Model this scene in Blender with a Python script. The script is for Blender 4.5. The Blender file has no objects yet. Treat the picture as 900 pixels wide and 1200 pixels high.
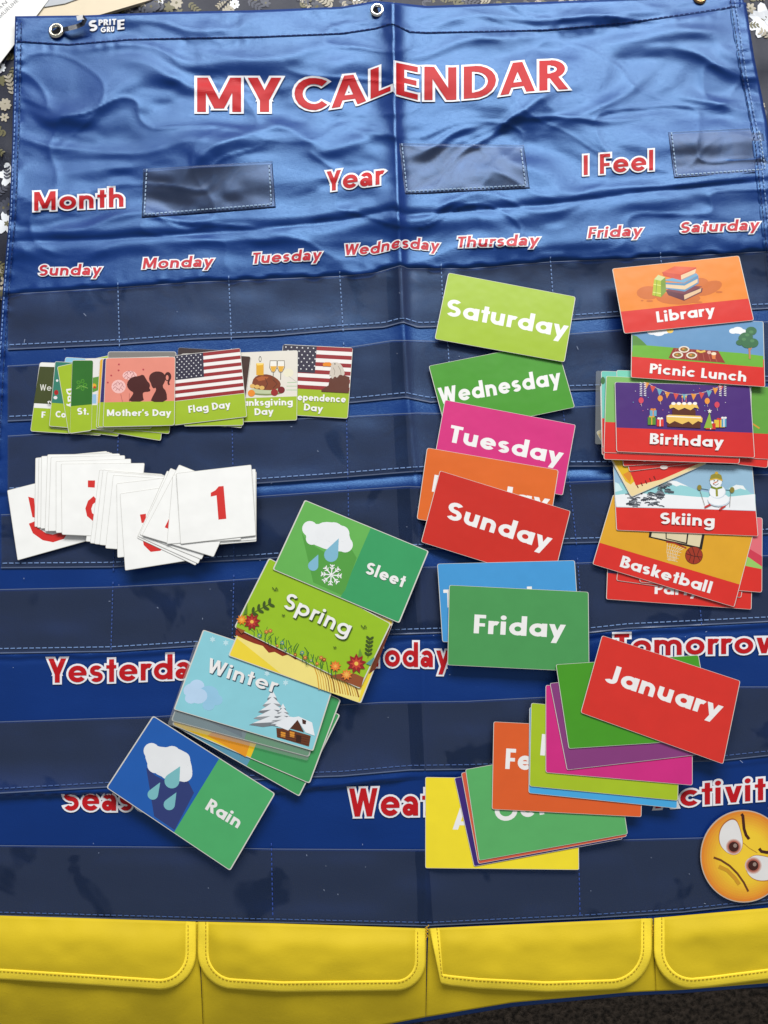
import bpy, math, random
import numpy as np
from mathutils import Vector, geometry
random.seed(7)
scene = bpy.context.scene
COL = scene.collection
# ------------------------------------------------------------------ camera
TH = math.radians(12.0); DIST = 0.6936; F = 26/36*1200
CAM = np.array([0, -DIST*math.sin(TH), DIST*math.cos(TH)])
cd = bpy.data.cameras.new('camera'); cam = bpy.data.objects.new('camera', cd); COL.objects.link(cam)
cam.location = CAM; cam.rotation_euler = (TH, 0, 0); cd.lens = 26; cd.sensor_width = 36; cd.clip_start = .01; cd.clip_end = 20
scene.camera = cam
# ------------------------------------------------------------------ light: room + one tall window beyond the top edge
w = bpy.data.worlds.new('World'); scene.world = w; w.use_nodes = True
bg = w.node_tree.nodes['Background']; bg.inputs[0].default_value = (.93, .96, 1, 1); bg.inputs[1].default_value = .27
def area(name, loc, aim, sx, sy, watt, col):
    l = bpy.data.lights.new(name, 'AREA'); l.shape = 'RECTANGLE'; l.size = sx; l.size_y = sy; l.energy = watt; l.color = col
    o = bpy.data.objects.new(name, l); COL.objects.link(o); o.location = loc
    o.rotation_euler = (Vector(aim)-Vector(loc)).to_track_quat('-Z', 'Y').to_euler(); return o
area('window_light', (.25, 2.5, 2.0), (0, .1, 0), 3.1, 1.1, 146, (1, .99, .97))
scene.view_settings.view_transform = 'Standard'; scene.view_settings.look = 'None'
scene.view_settings.exposure = .2; scene.view_settings.gamma = 1
scene.cycles.max_bounces = 8; scene.cycles.transparent_max_bounces = 24; scene.cycles.caustics_reflective = False

# ------------------------------------------------------------------ measuring: where a sight line meets a height
def at(px, py, z):
    px = np.asarray(px, float); py = np.asarray(py, float)
    a = (px-450)/F; b = (600-py)/F
    dy = math.sin(TH)+b*math.cos(TH); dz = -math.cos(TH)+b*math.sin(TH)
    t = (z-CAM[2])/dz
    return np.stack([a*t, CAM[1]+dy*t, np.broadcast_to(z, t.shape)*1.0], -1)
def ray(px, py):
    a = (px-450)/F; b = (600-py)/F
    return np.array([a, math.sin(TH)+b*math.cos(TH), -math.cos(TH)+b*math.sin(TH)])

# ------------------------------------------------------------------ noise and the lie of the cloth
def vnoise(x, y, seed):
    x = np.asarray(x, float); y = np.asarray(y, float)
    xi = np.floor(x).astype(np.int64); yi = np.floor(y).astype(np.int64); fx = x-xi; fy = y-yi
    fx = fx*fx*fx*(fx*(fx*6-15)+10); fy = fy*fy*fy*(fy*(fy*6-15)+10)
    def hsh(a, b):
        n = (a*374761393+b*668265263+seed*1274126177) & 0xffffffff
        n = ((n ^ (n >> 13))*1274126177) & 0xffffffff
        return ((n ^ (n >> 16)) & 0xffff)/32767.5-1
    return (hsh(xi, yi)*(1-fx)+hsh(xi+1, yi)*fx)*(1-fy)+(hsh(xi, yi+1)*(1-fx)+hsh(xi+1, yi+1)*fx)*fy
def sm(a, b, x):
    t = np.clip((np.asarray(x, float)-a)/(b-a), 0, 1); return t*t*(3-2*t)
def pl(pts):
    xs = [p[0] for p in pts]; ys = [p[1] for p in pts]
    s0 = (ys[1]-ys[0])/(xs[1]-xs[0]); s1 = (ys[-1]-ys[-2])/(xs[-1]-xs[-2])
    xs = [xs[0]-300]+xs+[xs[-1]+300]; ys = [ys[0]-300*s0*.6]+ys+[ys[-1]+300*s1*.6]
    return lambda x: np.interp(x, xs, ys)
FOLD = [(0, 461), (140, 463), (250, 467), (370, 472), (470, 478), (560, 487), (640, 492), (760, 496), (900, 498), (1085, 500), (1200, 499)]
def foldx(y): return np.interp(y, [p[0] for p in FOLD], [p[1] for p in FOLD])
TOP = pl([(17, 19), (100, 18), (200, 14), (300, 12), (400, 8), (440, 1), (462, 3), (500, 7), (640, 2), (900, -7)])
HEM = pl([(17, 48), (80, 52), (150, 46), (300, 43), (400, 39), (440, 33), (460, 27), (480, 37), (500, 38), (640, 35), (730, 27), (800, 17), (865, 7)])
CREASE = pl([(15, 283), (130, 280), (300, 269), (400, 258), (461, 246), (475, 252), (640, 240), (760, 224), (900, 211)])
R = {}
R[1] = (pl([(10, 345), (140, 337), (225, 331), (300, 328), (400, 324), (440, 320), (470, 311), (478, 315), (550, 315), (645, 307), (770, 302), (900, 295)]),
        pl([(10, 404), (140, 398), (225, 392), (320, 388), (400, 381), (450, 378), (472, 372), (490, 378), (550, 376), (672, 369), (725, 365), (900, 356)]))
R[2] = (pl([(10, 429), (140, 421), (410, 407), (460, 399), (475, 399), (550, 401), (672, 391), (735, 386), (900, 377)]),
        pl([(10, 488), (140, 482), (300, 473), (415, 466), (475, 460), (505, 466), (665, 452), (700, 451), (900, 441)]))
R[3] = (pl([(10, 511), (140, 503), (290, 494), (410, 488), (465, 485), (490, 484), (550, 485), (720, 474), (900, 464)]),
        pl([(10, 572), (140, 566), (300, 561), (400, 554), (475, 548), (490, 547), (670, 541), (715, 541), (900, 531)]))
R[4] = (pl([(10, 603), (140, 595), (300, 582), (400, 575), (478, 570), (500, 571), (670, 565), (718, 563), (900, 556)]),
        pl([(0, 660), (130, 659), (300, 650), (410, 642), (490, 638), (550, 638), (665, 631), (705, 630), (900, 620)]))
R[5] = (pl([(0, 691), (130, 688), (225, 683), (400, 671), (490, 665), (675, 660), (900, 651)]),
        pl([(0, 760), (130, 758), (225, 752), (455, 738), (518, 736), (690, 736), (735, 731), (900, 723)]))
R[6] = (pl([(0, 846), (180, 840), (450, 823), (545, 822), (640, 817), (860, 805), (900, 805)]),
        pl([(0, 924), (125, 917), (370, 905), (400, 904), (480, 897), (550, 896), (845, 886), (900, 880)]))
R[7] = (pl([(0, 991), (225, 993), (320, 995), (500, 996), (700, 985), (820, 982), (900, 977)]),
        pl([(0, 1069), (225, 1075), (320, 1077), (500, 1081), (690, 1072), (800, 1065), (900, 1054)]))
FOLD3 = lambda x: R[3][1](x)+8
FOLD6 = pl([(0, 932), (130, 930), (250, 930), (330, 927), (400, 921), (480, 912), (550, 909), (845, 899), (900, 893)])
YTOP = pl([(0, 1073), (225, 1080), (320, 1082), (500, 1088), (765, 1076), (900, 1064)])
RIDGES = [  # cx, cy, half length, half width, slope, height in mm: the wrinkles of the loose head panel
    (90, 118, 70, 16, -.15, 3.2), (190, 96, 60, 12, .3, 2.4), (60, 168, 60, 6, .05, 1.6), (150, 172, 90, 8, -.06, 2.4), (110, 192, 80, 12, -.1, 2.4),
    (255, 172, 60, 9, -.6, 2.8), (330, 60, 80, 10, -.1, 2.0), (415, 75, 40, 18, -.5, 3.2), (405, 160, 45, 12, -.35, 3.0), (330, 150, 40, 9, .5, 2.0),
    (560, 52, 70, 9, -.05, 2.4), (520, 160, 40, 8, -.2, 2.6), (590, 140, 60, 7, -.6, 2.6), (560, 170, 50, 5, -1.2, 1.6), (740, 60, 80, 16, -.12, 3.6),
    (715, 120, 55, 10, -.6, 3.0), (700, 134, 110, 4, -.05, 1.4), (840, 78, 50, 7, .15, 2.4), (845, 118, 40, 7, .25, 2.6), (640, 110, 35, 10, .7, 2.2),
    (800, 45, 70, 12, -.1, 2.2), (300, 215, 90, 10, -.1, 1.6), (610, 200, 60, 7, .5, 1.8), (430, 205, 30, 10, -.4, 2.0), (80, 225, 60, 9, 0, 1.3),
    (180, 258, 120, 6, -.08, 1.6), (560, 243, 120, 6, -.05, 2.0), (790, 218, 120, 8, -.1, 2.6), (250, 290, 200, 7, -.07, 1.3), (640, 285, 200, 9, -.06, 1.6),
    (230, 30, 160, 8, -.03, 1.6), (600, 22, 150, 7, -.05, 1.6), (150, 66, 80, 7, .06, 1.8), (300, 100, 60, 7, -.2, 1.4), (480, 190, 25, 14, .2, 2.0)]
def H(x, y):
    x = np.asarray(x, float); y = np.asarray(y, float)
    top = 1-sm(255, 345, y); low = 1-top
    wx = x+26*vnoise(x/95, y/70, 3); wy = y+16*vnoise(x/80, y/60, 4)
    h = .0012+np.zeros_like(wx)
    h += top*(.0046+.0046*vnoise(wx/120, wy/58, 11)+.0019*vnoise(wx/62, wy/30, 12)+.0010*(1-np.abs(vnoise(wx/110, wy/34, 13)))**9+.0006*vnoise(wx/24, wy/12, 16)+.0005*(1-np.abs(vnoise((wx+wy)/150, (wy-wx*.4)/80, 17)))**20)
    h += low*(.00055*vnoise(x/70, y/30, 14)+.00022*vnoise(x/24, y/40, 15))
    for cx, cy, a, b, s, hh in RIDGES:
        c = 1/math.hypot(1, s); u = ((wx-cx)+(wy-cy)*s)*c; v = ((wy-cy)-(wx-cx)*s)*c
        h += hh*.0011*np.exp(-(u/a)**2-np.abs(v/b)**1.6)
    h += .0007*np.exp(-np.abs(y-HEM(x)-3)/5)*vnoise(x/7, y/30, 22)+.0006*np.exp(-np.abs(y-R[1][0](x)+6)/7)*vnoise(x/9, y/20, 23)
    # the long centre fold
    d = x-foldx(y); A = np.interp(y, [0, 200, 340, 500, 700, 1085, 1120], [.0135, .0125, .0092, .0052, .0042, .0036, 0])
    h += A*np.where(d < 0, np.exp(-np.abs(d)/19), np.exp(-np.abs(d)/10))
    # crease over the day names
    dy = y-CREASE(x)
    h += -.0018*np.exp(-np.abs(dy)/3.5)+.0016*np.exp(-((dy+9)/8)**2)+.0018*np.exp(-((dy-11)/10)**2)
    # turned edge above the first pocket row
    dy = y-(R[1][0](x)-2+2*vnoise(x/16, x*0, 30))
    h += .0026*(1-sm(-2, 2.5, dy))*np.exp(-np.clip(-dy, 0, 999)/45.)*sm(-140, -20, dy)
    # folds lower down
    dy = y-FOLD3(x); h += -.0012*np.exp(-np.abs(dy)/3)+(.0008+.0010*vnoise(x/55, x*0, 33))*np.exp(-((dy-12)/8)**2)+.0012*(1-sm(-2, 2, dy))*np.exp(-np.clip(-dy, 0, 999)/18.)
    dy = y-(R[5][1](x)+9+vnoise(x/20, x*0, 31)); h += .0011*np.exp(-(dy/2.6)**2)-.0006*np.exp(-((dy-5)/3)**2)
    dy = y-FOLD6(x); k = np.interp(x, [0, 130, 250, 460, 500], [1, 1, .9, .75, .15])
    h += k*.0052*(1-sm(-1.2, 1.2, dy))*np.exp(-np.clip(-dy, 0, 999)/26.)
    # puckered side hems
    for ex in (LEFT(y)+6, RIGHT(y)-9):
        h += .0009*np.exp(-((x-ex)/6)**2)*vnoise(y/7+x*0, x*0, 21)
    h = np.maximum(h, .0004+0*h)+.0*h
    h += -.02*sm(1140, 1260, y)
    return h
def LEFT(y): return np.interp(y, [-20, 19, 150, 250, 330, 430, 700, 1200], [18, 17, 14, 10, 3, -4, -18, -40])
def RIGHT(y): return np.interp(y, [-20, 90, 165, 400, 800, 1200], [868, 885, 900, 925, 960, 990])
def lift(px, py, off=0.0):
    return at(px, py, H(px, py)+off)

# ------------------------------------------------------------------ materials
def s2l(c):
    c = c/255.; return c/12.92 if c <= .04045 else ((c+.055)/1.055)**2.4
MATS = {}
def mat(rgb, rough=.38, spec=.45, metal=0, bump=None, coat=0, lin=None):
    key = (tuple(rgb), rough, spec, metal, bump, coat)
    if key in MATS: return MATS[key]
    m = bpy.data.materials.new('paint_%d_%d_%d' % tuple(rgb)); m.use_nodes = True
    nt = m.node_tree; b = nt.nodes['Principled BSDF']
    c = [s2l(v)*(1 if metal else .90) for v in rgb]
    b.inputs['Roughness'].default_value = rough; b.inputs['Specular IOR Level'].default_value = spec
    b.inputs['Metallic'].default_value = metal; b.inputs['Coat Weight'].default_value = coat; b.inputs['Coat Roughness'].default_value = .12
    tc = nt.nodes.new('ShaderNodeNewGeometry')
    n = nt.nodes.new('ShaderNodeTexNoise'); n.inputs['Scale'].default_value = 60; n.inputs['Detail'].default_value = 5
    nt.links.new(tc.outputs['Position'], n.inputs['Vector'])
    mx = nt.nodes.new('ShaderNodeMix'); mx.data_type = 'RGBA'
    mx.inputs[6].default_value = (*[v*.93 for v in c], 1); mx.inputs[7].default_value = (*[min(1, v*1.06) for v in c], 1)
    nt.links.new(n.outputs['Fac'], mx.inputs[0]); nt.links.new(mx.outputs[2], b.inputs['Base Color'])
    n2 = nt.nodes.new('ShaderNodeTexNoise'); n2.inputs['Scale'].default_value = bump or 16; n2.inputs['Detail'].default_value = 3
    nt.links.new(tc.outputs['Position'], n2.inputs['Vector'])
    bp = nt.nodes.new('ShaderNodeBump'); bp.inputs['Distance'].default_value = .003 if not bump else .0004; bp.inputs['Strength'].default_value = .35
    nt.links.new(n2.outputs['Fac'], bp.inputs['Height']); nt.links.new(bp.outputs['Normal'], b.inputs['Normal'])
    MATS[key] = m; return m
def satin(name, rgb, rough, spec, tint, weave=.25, dirt=0):
    m = bpy.data.materials.new(name); m.use_nodes = True; nt = m.node_tree; b = nt.nodes['Principled BSDF']; L = nt.links.new
    g = nt.nodes.new('ShaderNodeNewGeometry')
    n = nt.nodes.new('ShaderNodeTexNoise'); n.inputs['Scale'].default_value = 14; n.inputs['Detail'].default_value = 6
    L(g.outputs['Position'], n.inputs['Vector'])
    mx = nt.nodes.new('ShaderNodeMix'); mx.data_type = 'RGBA'
    mx.inputs[6].default_value = (*[v*.82 for v in rgb], 1); mx.inputs[7].default_value = (*[v*1.18 for v in rgb], 1)
    L(n.outputs['Fac'], mx.inputs[0]); L(mx.outputs[2], b.inputs['Base Color'])
    b.inputs['Roughness'].default_value = rough; b.inputs['Specular IOR Level'].default_value = spec
    b.inputs['Specular Tint'].default_value = (*tint, 1)
    # weave: two crossed thread directions
    hs = []
    for sc in ((2600, 260, 1), (260, 2600, 1)):
        mp = nt.nodes.new('ShaderNodeMapping'); mp.inputs['Scale'].default_value = sc; L(g.outputs['Position'], mp.inputs['Vector'])
        t = nt.nodes.new('ShaderNodeTexNoise'); t.inputs['Scale'].default_value = 1; t.inputs['Detail'].default_value = 1
        L(mp.outputs[0], t.inputs['Vector']); hs.append(t)
    ad = nt.nodes.new('ShaderNodeMath'); ad.operation = 'ADD'; L(hs[0].outputs['Fac'], ad.inputs[0]); L(hs[1].outputs['Fac'], ad.inputs[1])
    b1 = nt.nodes.new('ShaderNodeBump'); b1.inputs['Distance'].default_value = .0003; b1.inputs['Strength'].default_value = weave
    L(ad.outputs[0], b1.inputs['Height'])
    n3 = nt.nodes.new('ShaderNodeTexNoise'); n3.inputs['Scale'].default_value = 38; n3.inputs['Detail'].default_value = 4; n3.inputs['Distortion'].default_value = .6
    mp = nt.nodes.new('ShaderNodeMapping'); mp.inputs['Scale'].default_value = (.6, 1.3, 1); L(g.outputs['Position'], mp.inputs['Vector']); L(mp.outputs[0], n3.inputs['Vector'])
    b2 = nt.nodes.new('ShaderNodeBump'); b2.inputs['Distance'].default_value = .0010; b2.inputs['Strength'].default_value = .3
    L(n3.outputs['Fac'], b2.inputs['Height']); L(b1.outputs['Normal'], b2.inputs['Normal']); L(b2.outputs['Normal'], b.inputs['Normal'])
    return m
BLUE = satin('blue_satin', (.0016, .019, .145), .36, .95, (.26, .58, 1), .34)
YEL = satin('yellow_nylon', (.58, .425, .016), .6, .2, (1, .95, .6), .3)
YEL2 = satin('yellow_binding_tape', (.88, .67, .045), .6, .2, (1, .95, .6), .4)
def plastic():
    m = bpy.data.materials.new('clear_vinyl'); m.use_nodes = True; nt = m.node_tree; nt.nodes.clear(); L = nt.links.new
    out = nt.nodes.new('ShaderNodeOutputMaterial'); g = nt.nodes.new('ShaderNodeNewGeometry')
    tr = nt.nodes.new('ShaderNodeBsdfTransparent'); tr.inputs[0].default_value = (.90, .92, .95, 1)
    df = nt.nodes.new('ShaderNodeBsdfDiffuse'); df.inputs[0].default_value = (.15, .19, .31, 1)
    gl = nt.nodes.new('ShaderNodeBsdfGlossy'); gl.inputs['Roughness'].default_value = .3; gl.inputs[0].default_value = (.42, .5, .7, 1)
    n = nt.nodes.new('ShaderNodeTexNoise'); n.inputs['Scale'].default_value = 13; n.inputs['Detail'].default_value = 3; n.inputs['Distortion'].default_value = .8
    L(g.outputs['Position'], n.inputs['Vector'])
    cr = nt.nodes.new('ShaderNodeMapRange'); cr.inputs['From Min'].default_value = .385; cr.inputs['From Max'].default_value = .425
    cr.inputs['To Min'].default_value = .045; cr.inputs['To Max'].default_value = .125  # patchy haze: smudgy reflections put into the colour, along with clinging spots
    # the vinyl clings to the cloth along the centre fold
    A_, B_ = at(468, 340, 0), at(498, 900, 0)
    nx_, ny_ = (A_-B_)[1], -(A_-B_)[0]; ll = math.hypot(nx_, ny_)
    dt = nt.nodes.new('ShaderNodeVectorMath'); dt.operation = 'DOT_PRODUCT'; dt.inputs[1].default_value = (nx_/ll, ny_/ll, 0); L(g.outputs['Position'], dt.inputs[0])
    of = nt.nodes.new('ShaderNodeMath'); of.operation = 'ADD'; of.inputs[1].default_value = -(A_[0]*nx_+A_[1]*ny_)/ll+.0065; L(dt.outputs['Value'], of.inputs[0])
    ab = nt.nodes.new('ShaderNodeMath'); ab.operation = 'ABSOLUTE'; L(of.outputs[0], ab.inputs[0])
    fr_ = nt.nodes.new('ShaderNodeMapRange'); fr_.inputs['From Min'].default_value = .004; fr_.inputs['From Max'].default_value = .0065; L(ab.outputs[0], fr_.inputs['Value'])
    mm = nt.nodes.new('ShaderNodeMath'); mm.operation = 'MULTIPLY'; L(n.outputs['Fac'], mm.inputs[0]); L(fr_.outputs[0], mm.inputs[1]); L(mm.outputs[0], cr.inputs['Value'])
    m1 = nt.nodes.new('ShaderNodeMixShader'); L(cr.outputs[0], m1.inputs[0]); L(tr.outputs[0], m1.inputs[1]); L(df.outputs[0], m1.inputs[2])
    fr = nt.nodes.new('ShaderNodeFresnel'); fr.inputs[0].default_value = 1.38
    n2 = nt.nodes.new('ShaderNodeTexNoise'); n2.inputs['Scale'].default_value = 20; n2.inputs['Detail'].default_value = 3; n2.inputs['Distortion'].default_value = 1.2
    mp = nt.nodes.new('ShaderNodeMapping'); mp.inputs['Scale'].default_value = (1, .55, 1); L(g.outputs['Position'], mp.inputs[0]); L(mp.outputs[0], n2.inputs['Vector'])
    bp = nt.nodes.new('ShaderNodeBump'); bp.inputs['Distance'].default_value = .003; bp.inputs['Strength'].default_value = .4; L(n2.outputs['Fac'], bp.inputs['Height'])
    L(bp.outputs[0], gl.inputs['Normal']); L(bp.outputs[0], fr.inputs['Normal'])
    m2 = nt.nodes.new('ShaderNodeMixShader'); L(fr.outputs[0], m2.inputs[0]); L(m1.outputs[0], m2.inputs[1]); L(gl.outputs[0], m2.inputs[2])
    L(m2.outputs[0], out.inputs[0]); return m
VINYL = plastic()
def laminate():
    m = bpy.data.materials.new('clear_laminate'); m.use_nodes = True; nt = m.node_tree; nt.nodes.clear(); L = nt.links.new
    out = nt.nodes.new('ShaderNodeOutputMaterial'); tr = nt.nodes.new('ShaderNodeBsdfTransparent'); tr.inputs[0].default_value = (.85, .87, .87, 1)
    df = nt.nodes.new('ShaderNodeBsdfPrincipled'); df.inputs['Base Color'].default_value = (.5, .53, .52, 1); df.inputs['Roughness'].default_value = .15
    m1 = nt.nodes.new('ShaderNodeMixShader'); m1.inputs[0].default_value = .22; L(tr.outputs[0], m1.inputs[1]); L(df.outputs[0], m1.inputs[2]); L(m1.outputs[0], out.inputs[0]); return m
LAM = laminate()
RED = mat((186, 16, 26), .55, .22); WHITE = mat((234, 234, 238), .5, .3); THREAD = mat((120, 150, 200), .8, .2); DTHREAD = mat((16, 32, 84), .8, .2)
EDGE = mat((214, 212, 204), .35, .5); YTHREAD = mat((182, 148, 28), .8, .2)

# ------------------------------------------------------------------ object helpers
def newobj(name, verts, faces, mats, parent=None, mi=None, smooth=False, origin=(0, 0, 0), stuff=False):
    v = np.asarray(verts, float).reshape(-1, 3)-np.asarray(origin, float)
    me = bpy.data.meshes.new(name); me.from_pydata(v.tolist(), [], faces)
    for m in (mats if isinstance(mats, (list, tuple)) else [mats]): me.materials.append(m)
    if mi is not None: me.polygons.foreach_set('material_index', mi)
    if smooth: me.polygons.foreach_set('use_smooth', [True]*len(me.polygons))
    me.update()
    o = bpy.data.objects.new(name, me); COL.objects.link(o)
    if parent: o.parent = parent
    if stuff: o['kind'] = 'stuff'
    return o
def tag(o, label=None, cat=None, group=None, kind=None):
    if label: o['label'] = label
    if cat: o['category'] = cat
    if group: o['group'] = group
    if kind: o['kind'] = kind
    return o
def empty(name, loc, label, cat, group=None):
    o = bpy.data.objects.new(name, None); COL.objects.link(o); o.location = loc; o.empty_display_size = .02
    return tag(o, label, cat, group)
def grid(name, X, Y, zf, m, parent=None, smooth=True, thick=0, **k):
    n, q = X.shape
    V = at(X, Y, zf(X, Y)).reshape(-1, 3)
    I = np.arange(n*q).reshape(n, q)
    a, b, c, d = I[:-1, :-1].ravel(), I[:-1, 1:].ravel(), I[1:, 1:].ravel(), I[1:, :-1].ravel()
    faces = np.stack([a, d, c, b], 1)   # rows run down the picture, so this winds upward
    f = faces.tolist()
    if thick:
        off = len(V); V = np.vstack([V, V-np.array([0, 0, thick])])
        rim = np.concatenate([I[0, :], I[1:, -1], I[-1, -2::-1], I[-2:0:-1, 0]])
        r2 = np.roll(rim, -1)
        f += np.stack([rim, r2, r2+off, rim+off], 1).tolist()
    return newobj(name, V, f, m, parent, smooth=smooth, **k)
def strip(name, x0, x1, top, bot, off, m, parent=None, step=3.0, rows=None, **k):
    xs = np.arange(x0, x1+.01, step); n = rows or max(2, int(np.max(bot(xs)-top(xs))/step)+1)
    t = np.linspace(0, 1, n)[:, None]
    X = np.broadcast_to(xs, (n, len(xs))); Y = top(xs)*(1-t)+bot(xs)*t
    return grid(name, X, Y, lambda a, b: H(a, b)+off, m, parent, **k)
def dashes(name, pts, m, parent, dash=5, gap=2.2, wd=1.3, off=.001, hf=None, jit=.4):
    """one thread: raised dashes along a polyline given in picture points"""
    hf = hf or H
    pts = np.array(pts, float); seg = np.hypot(*np.diff(pts, axis=0).T); cum = np.concatenate([[0], np.cumsum(seg)])
    V = []; Fc = []; s = 0
    while s+dash < cum[-1]:
        e = s+dash
        p0 = np.array([np.interp(s, cum, pts[:, 0]), np.interp(s, cum, pts[:, 1])]); p1 = np.array([np.interp(e, cum, pts[:, 0]), np.interp(e, cum, pts[:, 1])])
        d = (p1-p0)/max(1e-6, np.hypot(*(p1-p0))); nn = np.array([-d[1], d[0]])*wd/2
        j = (random.random()-.5)*jit; p0 = p0+nn*j; p1 = p1-nn*j
        b = len(V)
        for p, o, z in ((p0, 1, 0), (p0, -1, 0), (p1, -1, 0), (p1, 1, 0), (p0*.75+p1*.25, 0, 1), (p0*.25+p1*.75, 0, 1)):
            q = p+nn*o; V.append(at(q[0], q[1], float(hf(q[0], q[1]))+off+z*.0005))
        Fc += [(b, b+4, b+5, b+3), (b+1, b+2, b+5, b+4), (b, b+1, b+4), (b+2, b+3, b+5)]
        s = e+gap
    return newobj(name, V, Fc, m, parent, stuff=True, smooth=True)

# ------------------------------------------------------------------ stroke lettering (units: cap height = 1)
XH = .70
def glyph(c, w, dbl=False):
    """returns advance and strokes: R rect, D slanted bar with level ends, A arc ribbon"""
    h = w/2; X = XH; r = (X-w)/2; cy = X/2; s = []
    asc = 1.04; rr = r*1.02; cx = h+rr
    bowl = ('A', cx, cy, rr, r, 0, 360)
    if c == ' ': return .34, []
    if c == '.': return w+.1, [('R', 0, 0, w, w*1.05)]
    if c == "'": return w*.7+.1, [('D', w*.3, .72, w*.5, 1.02, w*.75)]
    if c == 'a' and dbl:
        W = .56; s = [('R', W-w, 0, W, X*.66), ('A', W/2-.01, X-h-.17, W/2-h+.0, .17, 0, 150), ('A', h+.12, h+.12, .14, .125, 0, 360), ('R', .2, X*.42-.0, W-w, X*.42+w*.55)]
        return W+.1, s
    if c == 'a': return 2*cx-h+w*.55+.07, [bowl, ('R', 2*cx-w*.95, 0, 2*cx+.02, X)]
    if c == 'b': return 2*cx+.07, [('R', 0, 0, w, asc), bowl]
    if c == 'c': return cx+rr*.75+h+.07, [('A', cx, cy, rr, r, 42, 318)]
    if c == 'd': return 2*cx+.09, [bowl, ('R', 2*cx-w, 0, 2*cx+.01, asc)]
    if c == 'e': return 2*cx+.07, [('A', cx, cy, rr, r, 0, 322), ('R', cx-rr, cy-w*.34, cx+rr+h*.9, cy+w*.34)]
    if c == 'g': return 2*cx+.09, [bowl, ('R', 2*cx-w, -.06, 2*cx+.01, X), ('A', cx, -.06, rr, .17, 205, 360)]
    if c in 'hnmu':
        a = .21; W = 2*a+w; base = X-h-a
        if c == 'u': return W+.1, [('R', 0, h+a, w, X), ('A', h+a, h+a, a, a, 180, 360), ('R', W-w, 0, W, X)]
        s = [('R', 0, 0, w, asc if c == 'h' else X), ('A', h+a, base, a, a, 0, 180), ('R', W-w, 0, W, base)]
        if c == 'm': s += [('A', h+3*a, base, a, a, 0, 180), ('R', W-w+2*a, 0, W+2*a, base)]; W += 2*a
        return W+.1, s
    if c == 'i': return w+.11, [('R', 0, 0, w, X), ('A', h, X+.09+h*1.05, h*.52, h*.52, 0, 360, w*.62)]
    if c == 'l': return w+.11, [('R', 0, 0, w, asc)]
    if c == 'k': return .6+.04, [('R', 0, 0, w, asc), ('D', w+.02, .3, .47, X, w), ('D', .47, 0, .24, .42, w)]
    if c == 'o': return 2*cx+.07, [bowl]
    if c == 'p': return 2*cx+.07, [('R', 0, -.3, w, X), bowl]
    if c == 'r': return w+.26, [('R', 0, 0, w, X), ('A', h+.2, X-h-.2, .2, .2, 62, 170)]
    if c in 'sS':
        k = 1 if c == 'S' else X; ww = w*(1 if c == 'S' else .92); ry = (k-ww)/4; rx = .20*(1.12 if c == 'S' else .8); c0 = rx+ww/2
        return 2*rx+ww+.08, [('A', c0, k/2+ry, rx, ry, 38, 270, ww), ('A', c0, k/2-ry, rx, ry, -145, 90, ww)]
    if c == 't': return .44, [('R', .11, 0, .11+w, .94), ('R', 0, X-w*.75, .31+w*.4, X)]
    if c == 'v': return .66, [('D', .30, 0, .10, X, w), ('D', .30, 0, .50, X, w)]
    if c == 'w': return 1.0, [('D', .28, 0, .10, X, w), ('D', .28, 0, .47, X, w*.95), ('D', .66, 0, .47, X, w*.95), ('D', .66, 0, .84, X, w)]
    if c == 'y': return .68, [('D', .33, .02, .10, X, w), ('D', .20, -.3, .56, X, w)]
    if c == 'A': return .84, [('D', .09, 0, .38, 1, w), ('D', .69, 0, .40, 1, w), ('R', .2, .2, .58, .2+w*.8)]
    if c == 'B': return .68, [('R', 0, 0, w, 1), ('A', .3, .27, .24, .27-h*.9, -90, 90), ('A', .28, .75, .2, .25-h*.9, -90, 90), ('R', w*.9, 0, .32, w*.85), ('R', w*.9, .46, .3, .46+w*.8), ('R', w*.9, 1-w*.85, .3, 1)]
    if c in 'CGO':
        rx = .42; c0 = rx+h
        if c == 'O': return 2*c0+.08, [('A', c0, .5, rx, .5-h, 0, 360)]
        if c == 'G': return 2*c0+.06, [('A', c0, .5, rx, .5-h, 45, 345), ('R', c0, .38, c0+rx+h*.5, .38+w*.8)]
        return .36+h+.3+.06, [('A', .36+h, .5, .36, .5-h, 48, 312)]
    if c == 'D': return .80, [('R', 0, 0, w, 1), ('A', .25, .5, .4, .5-h*.9, -90, 90), ('R', w*.9, 0, .26, w*.9), ('R', w*.9, 1-w*.9, .26, 1)]
    if c == 'E': return .60, [('R', 0, 0, w, 1), ('R', w, 0, .5, w*.85), ('R', w, .42, .47, .42+w*.8), ('R', w, 1-w*.85, .5, 1)]
    if c == 'F': return .56, [('R', 0, 0, w, 1), ('R', w, .38, .45, .38+w*.8), ('R', w, 1-w*.85, .48, 1)]
    if c == 'I': return w+.12, [('R', 0, 0, w, 1)]
    if c == 'J': return .47, [('R', .36-w, .25, .36, 1), ('A', .36-h-.16, .25, .16, .25-h, 205, 360)]
    if c == 'L': return .54, [('R', 0, 0, w, 1), ('R', w, 0, .46, w*.85)]
    if c == 'M': return 1.0, [('R', 0, 0, w*.95, 1), ('D', .45, .1, .12, 1, w*1.0), ('D', .45, .1, .78, 1, w*1.0), ('R', .9-w*.95, 0, .9, 1)]
    if c == 'N': return .86, [('R', 0, 0, w, 1), ('D', .74-w*.6, 0, w*.6, 1, w*1.05), ('R', .74-w, 0, .74, 1)]
    if c == 'P': return .62, [('R', 0, 0, w, 1), ('A', .27, .7, .23, .3-h*.9, -90, 90), ('R', w*.9, .4, .28, .4+w*.85), ('R', w*.9, 1-w*.85, .28, 1)]
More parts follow.
